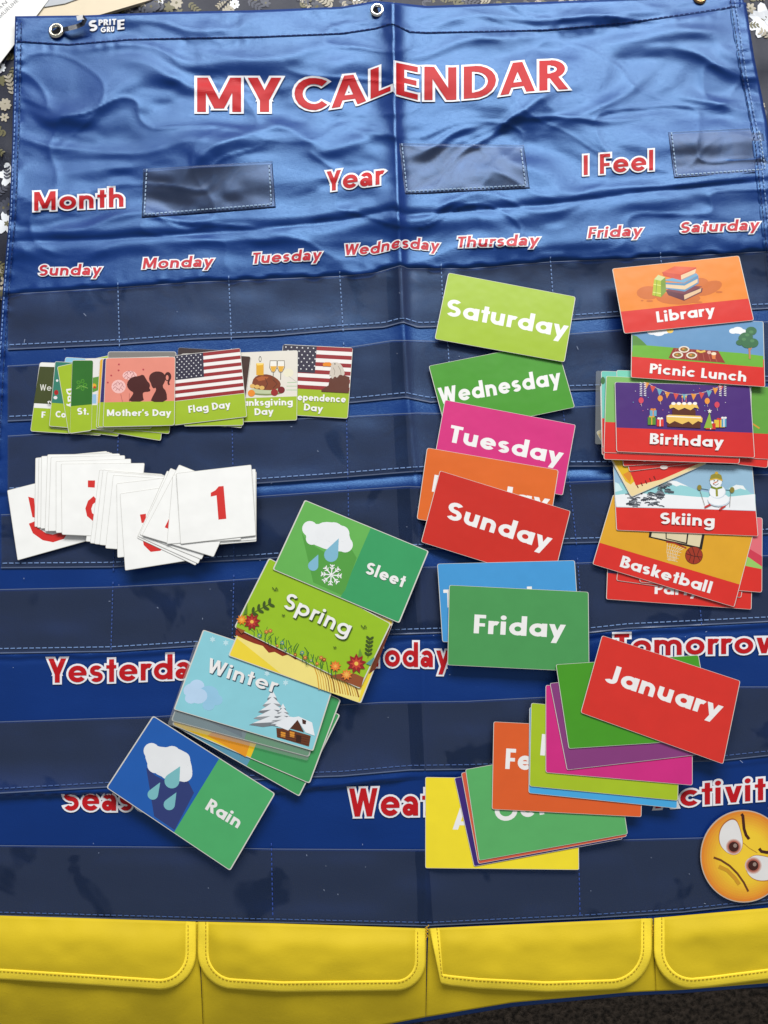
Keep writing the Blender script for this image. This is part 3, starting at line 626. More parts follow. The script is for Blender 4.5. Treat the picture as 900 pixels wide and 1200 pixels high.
# ================================================================== CARDS
def rounded(pts, r, which=(0, 1, 2, 3)):
    out = []; n = len(pts)
    for i in range(n):
        p = np.array(pts[i], float)
        if i not in which: out.append(tuple(p)); continue
        a = np.array(pts[i-1], float)-p; b = np.array(pts[(i+1) % n], float)-p; a /= np.hypot(*a); b /= np.hypot(*b)
        for t in (0, .33, .67, 1): q = (1-t)**2; out.append(tuple(p+a*r*q+b*r*t*t))
    return out
class Card:
    DZ = {'weekday': .0036, 'month': .0032, 'number': .0034, 'holiday': .0014, 'activity': .0016, 'weather': .0046, 'season': .0046, 'laminate': .0046, 'face': .0006}
    def __init__(s, name, label, cat, corners, z, body=EDGE, face=None, group=None, rim=.55, th=.00042, facename='printed_face', rough=.3, round_=0):
        z = z if isinstance(z, (list, tuple)) else (z,)*3
        q_ = s.DZ[name.split('_')[0]]
        if name == 'laminate_sleeve' and corners[0][0] > 500: q_ = s.DZ['activity']
        z = [v+q_ for v in z]
        c = corners; s.c = c
        p = [at(c[i][0], c[i][1], z[i]) for i in (0, 1)]+[at(c[3][0], c[3][1], z[2])]
        s.n = np.cross(p[1]-p[0], p[2]-p[0]); s.p0 = p[0]; s.k = 0; s.rough = rough
        cx = sum(q[0] for q in c)/4; cy = sum(q[1] for q in c)/4; s.o = s.pt(cx, cy)
        s.e = empty(name, s.o, label, cat, group)
        cc = np.array(c, float); ctr = cc.mean(0); ex = cc+(cc-ctr)/np.hypot(*(cc-ctr).T)[:, None]*rim*1.4
        s.rr = random.uniform(1.6, 2.6) if name != 'number_card' else random.uniform(.8, 1.5)
        ex = rounded([tuple(q) for q in ex], s.rr+.4)
        top = [s.pt(*q) for q in ex]; bot = [v-np.array([0, 0, th]) for v in top]; n_ = len(top)
        Fc = [tuple(range(n_))[::-1]]+[(i, (i+1) % n_, (i+1) % n_+n_, i+n_) for i in range(n_)]
        newobj('card_sheet', top+bot, Fc, body, s.e, origin=s.o)
        if face: s.poly([tuple(q) for q in c], face, facename)
        s.parts = {}
    def pt(s, x, y, dz=0):
        d = ray(x, y); t = np.dot(s.n, s.p0-CAM)/np.dot(s.n, d); v = CAM+d*t; v = v.copy(); v[2] += dz; return v
    def z_(s): s.k += 1; return 2.2e-5+s.k*7e-6
    def poly(s, pts, rgb, name='picture', soft=0):
        for _ in range(soft):
            pts = [lerp(pts[i], pts[(i+1) % len(pts)], t) for i in range(len(pts)) for t in (.25, .75)]
        if name == 'printed_face': pts = rounded(pts, s.rr)
        if name == 'picture_panel': pts = rounded(pts, s.rr, (0, 3) if abs(pts[2][0]-s.c[2][0])+abs(pts[1][0]-s.c[1][0]) > 30 else (0, 1))
        z = s.z_(); V = [s.pt(x, y, z) for x, y in pts]
        if name != 'picture':
            Fc = [tuple(range(len(pts)))]
        else: Fc = [tuple(t) for t in geometry.tessellate_polygon([[Vector((p[0], p[1], 0)) for p in pts]])]
        if name == 'picture': s.add('picture', V, Fc, rgb)
        else: newobj(name, V, fixup(V, Fc), mat(rgb, s.rough, .5), s.e, origin=s.o)
    def add(s, nm, V, Fc, rgb):
        if not hasattr(s, 'pic'): s.pic = {}
        d = s.pic.setdefault(nm, ([], [], [], []))
        if rgb not in d[3]: d[3].append(rgb)
        b = len(d[0]); d[0].extend(V); f2 = fixup(V, Fc); d[1].extend([tuple(i+b for i in f) for f in f2]); d[2].extend([d[3].index(rgb)]*len(f2))
    def ell(s, x, y, rx, ry, rgb, n=16, nm='picture', rot=0, a0=0, a1=360):
        z = s.z_(); pts = [(x, y)] if a1-a0 < 360 else []
        for i in range(n+(1 if a1-a0 < 360 else 0)):
            t = math.radians(a0+(a1-a0)*i/n); u = rx*math.cos(t); v = ry*math.sin(t); pts.append((x+u*math.cos(rot)-v*math.sin(rot), y+u*math.sin(rot)+v*math.cos(rot)))
        V = [s.pt(a, b, z) for a, b in pts]; s.add(nm, V, [tuple(range(len(pts)))], rgb)
    def line(s, pts, wd, rgb, nm='picture'):
        z = s.z_(); V = []
        for i, (x, y) in enumerate(pts):
            a = np.array(pts[max(0, i-1)], float); b = np.array(pts[min(len(pts)-1, i+1)], float); d = (b-a)/max(1e-6, np.hypot(*(b-a)))
            V += [s.pt(x-d[1]*wd/2, y+d[0]*wd/2, z), s.pt(x+d[1]*wd/2, y-d[0]*wd/2, z)]
        s.add(nm, V, [(2*i, 2*i+1, 2*i+3, 2*i+2) for i in range(len(pts)-1)], rgb)
    def star(s, x, y, r, rgb, n=5, inner=.42, nm='picture', rot=-math.pi/2):
        z = s.z_(); pts = [(x+(r if i % 2 == 0 else r*inner)*math.cos(rot+math.pi*i/n), y+(r if i % 2 == 0 else r*inner)*math.sin(rot+math.pi*i/n)) for i in range(2*n)]
        V = [s.pt(x, y, z)]+[s.pt(a, b, z) for a, b in pts]; s.add(nm, V, [(0, 1+i, 1+(i+1) % (2*n)) for i in range(2*n)], rgb)
    def text(s, t, p0, p1, cap, rgb=(240, 238, 236), w=.215, sp=.03, nm='lettering', dx=0, dy=0, dbl=False, shade=None):
        W = text_w(t, w, sp, dbl); L = math.hypot(p1[0]-p0[0], p1[1]-p0[1]); d = ((p1[0]-p0[0])/L, (p1[1]-p0[1])/L); up = (d[1], -d[0]); k = L/W
        if shade: s.text(t, (p0[0]+shade[1], p0[1]+shade[2]), (p1[0]+shade[1], p1[1]+shade[2]), cap, shade[0], w, sp, nm, dbl=dbl)
        z = s.z_()
        V, Fc = strokes_mesh(t, w, 0, lambda x, y, dz: s.pt(p0[0]+d[0]*x*k+up[0]*y*cap, p0[1]+d[1]*x*k+up[1]*y*cap, z+dz*1.0), seg=9, sp=sp, dbl=dbl, dz=5e-6)
        s.k += 6
        s.add(nm, V, Fc, rgb)
    def done(s):
        for nm, (V, Fc, MI, cols) in getattr(s, 'pic', {}).items():
            newobj(nm, V, Fc, [mat(c, s.rough, .5) for c in cols], s.e, mi=MI, origin=s.o)
        return s
def Zm(ox, oy, k): return lambda *p: [(ox+a/k, oy+b/k) for a, b in p]
def lerp(a, b, t): return (a[0]+(b[0]-a[0])*t, a[1]+(b[1]-a[1])*t)
def par(tl, tr, bl): return [tl, tr, (tr[0]+bl[0]-tl[0], tr[1]+bl[1]-tl[1]), bl]

# ---- weekday cards
G_ = 'weekday cards scattered down the middle of the chart'
def wd(lbl, c, z, col, words, cap, p0, p1):
    k = Card('weekday_card', lbl, 'card', c, z, face=col, group=G_); k.text(words, p0, p1, cap); return k.done()
wd('lime green weekday card reading Saturday, topmost in the middle column', [(526, 320), (674, 348), (661, 424), (510, 397)], (.0036, .0046, .0042), (160, 190, 42), 'Saturday', 20, (522, 369.5), (662, 395.5))
wd('mid green weekday card reading Wednesday, under the pink Tuesday card', [(503, 429), (651, 400), (673, 477), (524, 508)], .0029, (72, 152, 42), 'Wednesday', 19.5, (516, 474), (657, 450.5))
wd('magenta pink weekday card reading Tuesday', [(522, 469), (674, 498), (659, 580), (507, 551)], (.0036, .004, .0036), (212, 46, 124), 'Tuesday', 20, (525, 517.5), (656, 544.3))
wd('orange weekday card mostly hidden behind the red Sunday card', [(501, 525), (654, 551), (641, 634), (489, 608)], .0044, (222, 104, 34), 'Monday', 20, (506, 576), (640, 598.5))
wd('red weekday card reading Sunday, tilted down to the right', [(516, 552), (668, 599), (647, 683), (494, 635)], (.0054, .0052, .005), (202, 42, 30), 'Sunday', 21, (521.5, 607), (641, 644.5))
wd('sky blue weekday card behind the green Friday card', [(513, 661), (673, 657), (679, 749), (519, 752)], .0062, (68, 152, 212), 'Thursday', 21, (520, 712), (663, 708))
wd('green weekday card reading Friday, covering the sky blue card', [(527, 686), (689, 694), (690, 787), (525, 779)], (.0078, .0078, .0072), (74, 152, 84), 'Friday', 22, (555, 742), (660, 747.5))

# ---- month cards
G_ = 'month cards fanned at the lower right'
def mo(lbl, c, z, col, words=None, cap=24, p0=None, p1=None):
    k = Card('month_card', lbl, 'card', c, z, face=col, group=G_)
    if words: k.text(words, p0, p1, cap)
    return k.done()
mo('bright yellow month card at the bottom of the fan, letter A showing', [(499, 911), (677, 914), (678, 1019), (499, 1017)], .0030, (246, 224, 44), 'August', 26, (531, 972), (650, 975))
mo('dark purple month card showing only as a strip on the yellow card', par((533, 912), (706, 880), (556, 1015)), .0036, (58, 34, 118))
mo('coral month card showing as a sliver left of the green October card', par((541, 906), (714, 874), (561, 1012)), .0042, (214, 92, 62))
mo('pale green month card reading Oc, on the yellow card', par((546, 902), (719, 871), (562, 1008)), .0048, (90, 174, 100), 'October', 24, (582, 964), (712, 941))
mo('orange month card with Fe showing, left in the fan', par((579, 846), (753, 855), (577, 948)), .0058, (222, 94, 38), 'February', 24, (592, 901), (722, 908))
mo('sky blue month card showing as a sliver under the lime one', par((621, 829), (794, 847), (620, 929)), .0066, (70, 168, 224))
mo('lime month card between the sky blue sliver and the magenta one', par((623, 824), (796, 841), (621, 921)), .0073, (168, 194, 34), 'March', 25, (633, 885), (735, 894))
mo('magenta month card with no visible word, right of the lime one', par((640, 803), (811, 818), (640, 905)), .0080, (208, 42, 128))
mo('plum purple month card under the blank green card', par((645, 801), (816, 781), (665, 902)), .0087, (134, 58, 122))
mo('blank looking green month card directly under the red January card', [(652, 779), (818, 768), (835, 866), (667, 877)], .0094, (70, 152, 32))
mo('red month card reading January, on top of the fan', [(706, 745), (867, 798), (847, 895), (681, 835)], (.0108, .0104, .0106), (214, 48, 38), 'January', 22, (712, 800), (841, 842))

# ---- number cards
GN = 'white number cards fanned out on the left'
NWHITE = mat((240, 240, 238), .45, .4); ND = (212, 38, 32)
def num(lbl, c, z, group=None, digit=None):
    k = Card('number_card', lbl, 'card', c, z, body=mat((205, 204, 198), .5, .3), face=(246, 246, 243), group=group or GN, rough=.45, rim=.5)
    if digit: digit(k)
    return k.done()
num('white number card lying lowest at far left, part of a red digit showing', [(9, 575), (88, 555), (103, 633), (21, 656)], .0026,
    digit=lambda k: (k.poly([(33, 582), (40, 584), (42, 607), (38, 606)], ND), k.line([(38, 612), (42, 622), (52, 629), (62, 631), (72, 628), (78, 618)], 9, ND)))
ORD = ['first', 'second', 'third', 'fourth', 'fifth']
gB = 'white number cards edge on in the leftmost fan'
z = .0032
for k_, (x, y, rx, ry, bx, by) in enumerate([(42, 537, 125, 529, 41, 617), (46, 536.5, 128, 530, 44, 618), (49, 535, 131, 531, 48, 619), (56, 533, 140, 532, 53, 622), (60, 536, 146, 534, 57, 622)]):
    num(ORD[k_]+' white number card edge from the left in the leftmost fan', par((x, y), (rx, ry), (bx, by)), z, gB); z += .0005
num('white number card second from the top of the leftmost fan', par((66, 541), (153, 538), (66, 624)), z); z += .0005
num('white number card on top of the leftmost fan with a red square and arc', [(72, 544), (169, 543), (160, 630), (73, 626)], z,
    digit=lambda k: (k.poly([(103, 563), (111.5, 563), (111, 571.5), (103, 571)], ND), k.line([(112, 584), (106, 589), (103.5, 596), (105, 603), (111, 608), (122, 609)], 7, ND)))
gC = 'white number cards edge on in the middle fan'
z = .0060
for k_, (x, y, rx, ry, bx, by) in enumerate([(113, 550, 190, 556, 101, 634), (117, 551, 192, 557, 106, 636), (121, 551, 194, 558, 111, 637), (126, 553, 196, 559, 117, 638), (133, 557, 199, 562, 124, 642)]):
    num(ORD[k_]+' white number card edge from the left in the middle fan', par((x, y), (rx, ry), (bx, by)), z, gC); z += .0005
num('white number card leaning under the lowest front card of the middle fan', par((137, 567), (208, 559), (138, 653)), z); z += .0005
num('white number card on top of the middle fan with a red digit half hidden', [(141, 579), (216, 568), (229, 655), (147, 668)], z,
    digit=lambda k: (k.poly([(164, 603), (171, 602), (171, 612), (166, 613)], ND), k.line([(171, 630), (172, 637), (178, 643), (186, 642), (190, 636)], 8, ND)))
gD = 'white number cards edge on in the right fan'
z = .0094
for k_, (x, y, rx, ry, bx, by) in enumerate([(194, 556, 262, 588, 161, 630), (196, 552, 266, 584, 162, 628), (200, 549, 272, 578, 164, 626)]):
    num(['lowest', 'middle', 'upper'][k_]+' of three slanting white number card corners below the whole 1 card', par((x, y), (rx, ry), (bx, by)), z, gD); z += .0004
for k_, (x, y, rx, ry, bx, by) in enumerate([(214, 560, 300, 553, 214, 641), (212, 557, 299, 550, 213, 639)]):
    num(['white number card whose lower right corner sticks out farthest under the whole 1 card', 'white number card edge directly above the farthest corner under the whole 1 card'][k_], par((x, y), (rx, ry), (bx, by)), z, 'white number cards under the one'); z += .0004
num('white number card slanting left under the one card, red corner of a digit showing', [(210, 545), (285, 575), (250, 652), (167, 627)], z,
    digit=lambda k: k.poly([(193, 618), (199, 606), (198, 620)], ND)); z += .0004
num('white number card upright directly behind the one card', [(203, 557), (280, 552), (282, 632), (196, 637)], z); z += .0005
num('white number card with a whole red 1, top of the right fan', [(207, 555), (294, 545), (299.5, 627), (212, 637)], (z+.0008, z+.0008, z),
    digit=lambda k: k.poly(Zm(225, 320, 4)((88, 1048), (88, 1030), (110, 1018), (125, 1000), (148, 998), (161, 1152), (124, 1156), (115, 1042)), ND))

# ---- holiday cards
HG = (160, 188, 40)
def hol(lbl, c, z, pic, split=.70, green=HG, body=EDGE):
    k = Card('holiday_card', lbl, 'card', c, z, face=green, group='holiday cards fanned along the second pocket row', body=body)
    if pic: k.poly([c[0], c[1], lerp(c[1], c[2], split), lerp(c[0], c[3], split)], pic, 'picture_panel')
    return k
z = .0026
k = hol('holiday card at far left with dark olive picture, letter F showing', [(47, 425), (128, 428), (118, 510), (36, 505)], z, (236, 236, 230), .66)
k.poly([(46.5, 429.5), (120, 432), (116, 477), (39.5, 472.5)], (66, 74, 34)); k.text('We', (46.5, 457.5), (60, 458), 7.2, (225, 225, 215), w=.13); k.text('F', (48.5, 489.5), (53, 489.8), 7.3); k.done(); z += .0004
hol('holiday card lower edge sloping down under the Mother card, wider one', par((72, 433), (150, 443), (60, 501)), z, None).done(); z += .0004
hol('holiday card whose lime corner slopes lowest under the pink card', par((118, 430), (196, 443), (110, 503)), z, None).done(); z += .0004
hol('holiday card with lime lower corner left of the lowest sloping corner', par((123, 425), (205, 433), (116, 500)), z, None).done(); z += .0004
k = hol('light blue holiday card behind the card with sideways writing', par((77, 419), (158, 424), (66, 498)), z, (140, 196, 226), .68); k.poly([(70, 460), (90, 450), (90, 470), (68, 471)], (70, 120, 180)); k.done(); z += .0004
k = hol('teal holiday card reading Co, second from the left', [(65, 424), (140, 428), (133, 505), (58, 499)], z, (52, 124, 104), .64)
k.ell(67, 446, 1.4, 1.4, (230, 230, 230)); k.ell(66, 460, 2.5, 3, (170, 30, 30)); k.ell(65, 466, 2.3, 2, (230, 230, 230)); k.text('Co', (65, 489), (77, 489.5), 7.6)
k.text('n', (56.5, 473), (60, 472), 4, w=.2); k.done(); z += .0004
k = hol('lime holiday card turned on its side with Day written downwards', [(67.5, 430), (150, 412), (160, 492), (81, 508)], z, None)
k.text('Day', (77.5, 456), (80.5, 477.5), 7); k.done(); z += .0004
hol('white topped holiday card with dark strip behind the pink card', par((127, 412.5), (206, 412.5), (125, 490)), z, (128, 124, 120), .5).done(); z += .0004
k = hol('pale holiday card showing a narrow strip right of the clover card', par((100, 420.5), (180, 419), (97, 503)), z, (226, 224, 220), .66)
k.poly([(106, 443), (117, 441), (116, 457), (106, 461)], (96, 150, 56)); k.ell(110, 452, 3, 2.6, (226, 170, 40)); k.ell(111, 454, 1.6, 1.4, (190, 60, 40)); k.poly([(108, 462), (113, 462), (113, 473), (108, 473)], (150, 190, 220)); k.done(); z += .0004
k = hol('dark green clover holiday card reading St.', [(85, 422.5), (109, 422.5), (107, 504), (82, 507.5)], z, (44, 108, 36), .63)
for a in range(5): k.ell(95.5+4.2*math.cos(a*1.26), 451+4.6*math.sin(a*1.26), 2.5, 2.1, (80, 150, 40), rot=a*1.26); k.ell(95.5+4.2*math.cos(a*1.26), 451+4.6*math.sin(a*1.26), 1.7, 1.3, (48, 112, 36), rot=a*1.26)
k.line([(89, 456), (95, 452), (103, 455)], .6, (140, 190, 90)); k.text('St.', (90.5, 486), (104, 486), 8); k.done(); z += .0004
hol('yellow topped holiday card strip beside the navy strip', par((117.5, 421), (195, 419), (113, 501)), z, (226, 172, 52), .64).done(); z += .0004
hol('navy topped holiday card strip touching the pink card', par((121, 420.5), (199, 418), (115.5, 500)), z, (52, 46, 110), .64).done(); z += .0004
# independence, thanksgiving, brown
k = hol('holiday card with eagle and striped flag, rightmost of the row', [(332, 404), (413, 408), (407, 490), (326, 485)], .0028, (238, 234, 230), .62)
c = k.c; P = lambda u, v: (lerp(lerp(c[0], c[1], u), lerp(c[3], c[2], u), v*.62))
for i in range(0, 11, 2): k.poly([P(0, (i+.0)/11), P(1, i/11), P(1, (i+1)/11), P(0, (i+1)/11)], (150, 40, 44))
k.poly([P(0, 0), P(.485, 0), P(.485, .62), P(0, .62)], (52, 48, 66))
for r_ in range(7):
    for q in range(6): k.star(*P(.04+q*.08+(r_ % 2)*.035, .05+r_*.082), 1.25, (235, 235, 235))
zz = Zm(270, 395, 6)
k.poly(zz((640, 372), (690, 340), (700, 290), (760, 262), (800, 270), (838, 282), (832, 395), (640, 385)), (96, 50, 34)); 
k.poly(zz((690, 195), (720, 178), (760, 180), (785, 200), (805, 250), (798, 275), (770, 262), (750, 290), (735, 275), (715, 300), (705, 265), (696, 280), (700, 240), (712, 210)), (206, 196, 182), soft=1)
k.poly(zz((648, 190), (665, 178), (700, 178), (712, 195), (700, 208), (665, 205), (655, 208)), (232, 138, 30)); k.ell(*zz((735, 190))[0], .9, .7, (40, 40, 30)); k.line(zz((722, 215), (735, 240), (730, 268)), .6, (150, 140, 126)); k.line(zz((758, 205), (775, 235), (778, 262)), .6, (150, 140, 126))
k.text('Independence', (333, 468.5), (405, 472), 8); k.text('Day', (356, 481), (377.5, 483), 8); k.done()
k = hol('holiday card with roast turkey, candle and two glasses', [(270, 414), (348.5, 411), (347.5, 492), (268, 494.5)], .0036, (226, 220, 208), .66)
k.ell(338, 437, 6, 5, (232, 226, 200)); k.line(zz((400, 320), (465, 318)), .8, (170, 200, 160)); k.line(zz((395, 345), (468, 345)), .8, (170, 200, 160)); k.line(zz((392, 372), (468, 372)), .8, (170, 200, 160)); k.line(zz((410, 275), (470, 318)), .5, (190, 190, 180))
k.ell(*zz((250, 385))[0], 21, 4.4, (130, 140, 90)); k.ell(*zz((250, 378))[0], 20, 3.6, (190, 200, 160))
k.poly(zz((150, 330), (165, 285), (210, 262), (270, 262), (320, 285), (355, 320), (350, 355), (300, 375), (220, 372), (160, 362)), (126, 58, 24), soft=1); k.poly(zz((180, 290), (220, 275), (270, 280), (250, 300), (200, 310)), (176, 92, 40)); k.line(zz((245, 290), (262, 330), (240, 368)), .8, (84, 34, 14)); k.line(zz((300, 300), (330, 330), (300, 360)), .8, (84, 34, 14))
k.poly(zz((182, 184), (234, 184), (234, 268), (182, 268)), (224, 168, 40)); k.poly(zz((182, 184), (234, 184), (228, 196), (190, 200)), (246, 214, 110)); k.ell(*zz((209, 155))[0], 1.6, 3.4, (70, 66, 60)); k.ell(*zz((209, 156))[0], .9, 2.5, (240, 236, 220))
for ox in (302, 355):
    k.poly(zz((ox-24, 165), (ox+26, 165), (ox+28, 215), (ox+10, 248), (ox-12, 248), (ox-28, 215)), (90, 80, 60)); k.poly(zz((ox-21, 169), (ox+23, 169), (ox+24, 212), (ox+9, 244), (ox-11, 244), (ox-24, 212)), (238, 234, 224)); k.poly(zz((ox-22, 205), (ox+24, 205), (ox+9, 243), (ox-11, 243)), (226, 172, 60)); k.line(zz((ox, 246), (ox-2, 300)), .7, (90, 80, 60))
for ex, ey, c_ in ((155, 345, (222, 178, 96)), (188, 350, (222, 178, 96)), (222, 357, (222, 178, 96)), (310, 390, (150, 30, 34)), (358, 372, (120, 24, 30)), (148, 395, (232, 140, 40))): k.ell(*zz((ex, ey))[0], 4.2 if ex > 230 or ex == 148 else 3, 4 if ex > 230 or ex == 148 else 2.4, c_)
k.text('Thanksgiving', (272, 476), (343, 475), 7.8); k.text('Day', (298.5, 486.7), (320, 486), 8); k.done()
hol('dark brown topped holiday card between the flag card and turkey card', [(215, 412), (293.5, 418), (283, 501), (205, 493)], .0044, (62, 38, 30), .6).done()
hol('dark topped holiday card whose top edge peeks over the flag card', [(209, 407.5), (278, 412), (266, 500), (204, 494)], .0049, (58, 44, 44), .6, body=LAM).done()
hol('lime holiday card peeking out below the right of the flag card', par((213, 415), (282, 414), (216, 499)), .0054, (90, 50, 50), .6).done()
k = hol('holiday card reading Flag Day with striped flag', [(205, 417), (281, 408.5), (289, 488), (204, 498)], .0062, (238, 234, 230), .66)
c = k.c; P = lambda u, v: (lerp(lerp(c[0], c[1], u), lerp(c[3], c[2], u), v*.655))
for i in range(0, 13, 2): k.poly([P(0, i/13), P(1, i/13), P(1, (i+1)/13), P(0, (i+1)/13)], (150, 38, 42))
k.poly([P(0, 0), P(.435, 0), P(.435, .54), P(0, .54)], (50, 46, 66))
for r_ in range(9):
    for q in range(6 if r_ % 2 == 0 else 5): k.star(*P(.035+q*.072+(r_ % 2)*.036, .035+r_*.058), 1.1, (235, 235, 235))
k.text('Flag Day', (221.5, 484), (270, 478), 8.2); k.done()
k = hol("pink holiday card reading Mother's Day with two dark silhouettes", [(124.5, 420), (205, 418.5), (204, 498), (121, 500)], .0078, (228, 140, 122), .645)
zz = Zm(120, 395, 5)
k.ell(*zz((95, 290))[0], 8.4, 8, (240, 190, 185)); k.ell(*zz((160, 225))[0], 8.4, 5.4, (240, 190, 185))
for fx, fy in ((95, 290), (160, 225)):
    for a in range(7): x_, y_ = zz((fx+22*math.cos(a*.9), fy+20*math.sin(a*.9)))[0]; k.line([(x_-2.4, y_+1), (x_, y_-1.8), (x_+2.4, y_+1)], .45, (150, 60, 70))
k.line(zz((108, 335), (118, 380)), .4, (150, 70, 70)); k.line(zz((158, 330), (158, 380)), .4, (150, 70, 70))
BR = (72, 26, 24)
k.poly(zz((150, 378), (170, 350), (185, 325), (160, 312), (142, 285), (150, 255), (180, 232), (210, 230), (240, 218), (256, 245), (266, 262), (276, 270), (280, 286), (274, 300), (283, 310), (276, 320), (240, 322), (236, 340), (245, 378)), BR, soft=1)
k.poly(zz((280, 380), (296, 345), (316, 310), (312, 295), (300, 302), (290, 290), (284, 270), (272, 248), (278, 220), (305, 202), (340, 202), (362, 214), (372, 240), (366, 262), (350, 290), (376, 320), (380, 380)), BR, soft=1)
k.ell(*zz((384, 232))[0], 4, 5.4, BR); k.ell(*zz((380, 238))[0], 1.6, 3, (228, 140, 122)); k.line(zz((392, 250), (386, 268), (392, 280)), 2, BR)
for hx, hy in ((95, 195), (52, 225), (32, 266), (97, 160), (240, 190)): k.ell(*zz((hx, hy))[0], 1.1, .9, (190, 70, 80))
k.text("Mother's Day", (125.5, 487.8), (200, 487.5), 7.8); k.done()

# ---- activity cards
AR = (216, 46, 38)
def act(lbl, c, z, pic, split, body=EDGE, red=AR):
    k = Card('activity_card', lbl, 'card', c, z, face=red, group='activity cards down the right side', body=body)
    if pic: k.poly([c[0], c[1], lerp(c[1], c[2], split), lerp(c[0], c[3], split)], pic, 'picture_panel')
    return k
k = act('activity card lowest in the right pile with the word Party half hidden', [(714, 622), (882, 630), (880, 714), (711, 702)], .0028, (60, 40, 96), .62)
k.text('Party', (767, 696), (817, 698), 12); k.done()
act('red activity card edge between the Party card and the Basketball card', [(733, 590), (882, 612), (868, 700), (723, 680)], .0034, (200, 60, 60), .6).done()
k = act('activity card with pink and green picture behind the right of the skiing card', [(752, 600), (893, 607), (892.5, 694), (750, 682)], .0041, (226, 110, 120), .66); k.poly([(873, 650), (893, 664), (893, 667), (873, 663)], (150, 200, 100)); k.poly([(873, 640), (893, 652), (893, 664), (873, 650)], (206, 60, 80)); k.done()
k = act('activity card reading Basketball with hoop and ball', [(719, 580), (882, 627), (860, 711), (695, 661)], (.0052, .0048, .0050), (222, 164, 40), .69)
zz = Zm(690, 530, 4.286)
k.poly(zz((305, 395), (585, 395), (568, 490), (300, 428)), (34, 26, 24)); k.poly(zz((318, 398), (572, 398), (556, 476), (313, 424)), (222, 208, 170)); k.poly(zz((385, 398), (502, 398), (494, 462), (386, 436)), (34, 26, 24)); k.poly(zz((391, 398), (494, 398), (488, 454), (391, 432)), (222, 208, 170))
k.line(zz((388, 450), (430, 456), (490, 482)), 1.7, (150, 40, 24))
for i in range(7): k.line(zz((395+i*14, 456+i*4), (392+i*9, 500), (400+i*6, 545)), .45, (232, 222, 196)); 
for i in range(5): k.line(zz((392, 470+i*17), (470-i*6, 490+i*15)), .4, (232, 222, 196))
bx, by = zz((528, 518))[0]; k.ell(bx, by, 10.4, 10.4, (96, 30, 18), 24); k.ell(bx, by, 9.8, 9.8, (158, 52, 30), 24); k.line([(bx-9.4, by-2), (bx, by+1), (bx+9.4, by+2)], .8, (70, 20, 14)); k.line([(bx-2, by-9.4), (bx+1, by), (bx-1, by+9.4)], .8, (70, 20, 14)); k.line([(bx-7, by-6.5), (bx-3.4, by), (bx-6, by+7)], .7, (70, 20, 14)); k.line([(bx+6.4, by-7), (bx+3.6, by), (bx+7, by+6)], .7, (70, 20, 14))
k.text('Basketball', (726, 664), (832, 695.5), 13.6); k.done()
k = act('activity card reading Skiing with a snowman on skis', [(719, 542), (881, 546), (888, 628), (723, 621)], (.0062, .0060, .0060), (150, 186, 210), .645)
zs = Zm(690, 530, 4.286)
k.poly(zs((132, 190), (160, 150), (200, 180), (260, 170), (330, 180), (400, 140), (440, 145), (540, 190), (640, 210), (720, 170), (770, 165), (812, 205), (836, 212), (838, 292), (138, 276)), (150, 208, 212))
k.poly(zs((400, 140), (440, 145), (500, 172), (460, 165), (440, 172), (415, 160), (380, 170)), (236, 240, 240)); k.poly(zs((690, 190), (740, 163), (775, 168), (790, 190), (760, 182), (735, 190)), (236, 240, 240))
k.poly(zs((132, 215), (220, 205), (400, 212), (520, 222), (640, 230), (834, 210), (838, 293), (139, 273)), (238, 240, 242)); k.poly(zs((132, 150), (150, 158), (170, 190), (132, 200)), (206, 232, 236))
for i in range(84):
    a, b = random.uniform(195, 370), random.uniform(205, 272)
    if i > 56: a, b = random.uniform(340, 415), random.uniform(160, 215)
    q = random.uniform(-.5, .3); x_, y_ = zs((a, b))[0]; k.line([(x_-3.2, y_+q*3), (x_, y_-.8), (x_+3, y_-q*2)], random.uniform(.9, 1.8), random.choice(((84, 88, 96), (60, 64, 72), (120, 126, 134))))
SNW = (240, 242, 244)
k.line(zs((555, 185), (580, 265)), .5, (120, 110, 90)); k.line(zs((712, 190), (706, 275)), .5, (120, 110, 90))
k.line(zs((580, 278), (612, 262)), 2.2, (196, 50, 40)); k.line(zs((655, 290), (685, 268)), 2.2, (196, 50, 40))
k.ell(*zs((652, 242))[0], 13, 7.5, (200, 212, 222)); k.ell(*zs((650, 237))[0], 12.6, 7, SNW); k.ell(*zs((645, 200))[0], 9.8, 8, (205, 216, 226)); k.ell(*zs((643, 198))[0], 9.3, 7.5, SNW); k.ell(*zs((637, 150))[0], 7, 6.2, SNW)
k.line(zs((600, 185), (560, 178)), 1.4, (150, 190, 210)); k.line(zs((685, 185), (715, 188)), 1.4, (150, 190, 210)); k.ell(*zs((554, 178))[0], 2.6, 3.2, (140, 128, 50)); k.ell(*zs((718, 190))[0], 2.8, 3.4, (140, 128, 50))
k.poly(zs((606, 140), (612, 115), (640, 104), (664, 116), (670, 142), (638, 132)), (150, 140, 48)); k.line(zs((606, 140), (638, 133), (670, 143)), 1.6, (206, 170, 60)); k.ell(*zs((640, 105))[0], 2, 1.6, (206, 170, 60))
k.line(zs((612, 176), (640, 184), (668, 176)), 2.4, (120, 140, 40)); k.line(zs((640, 182), (642, 222)), 2.6, (150, 150, 50)); k.line(zs((622, 158), (644, 148)), 1.1, (214, 110, 50)); k.ell(*zs((628, 144))[0], .7, .8, (30, 30, 30)); k.ell(*zs((646, 144))[0], .7, .8, (30, 30, 30)); k.line(zs((622, 160), (636, 167), (650, 158)), .6, (60, 40, 40))
k.text('Skiing', (773, 614), (836.5, 617.2), 13.4); k.done()
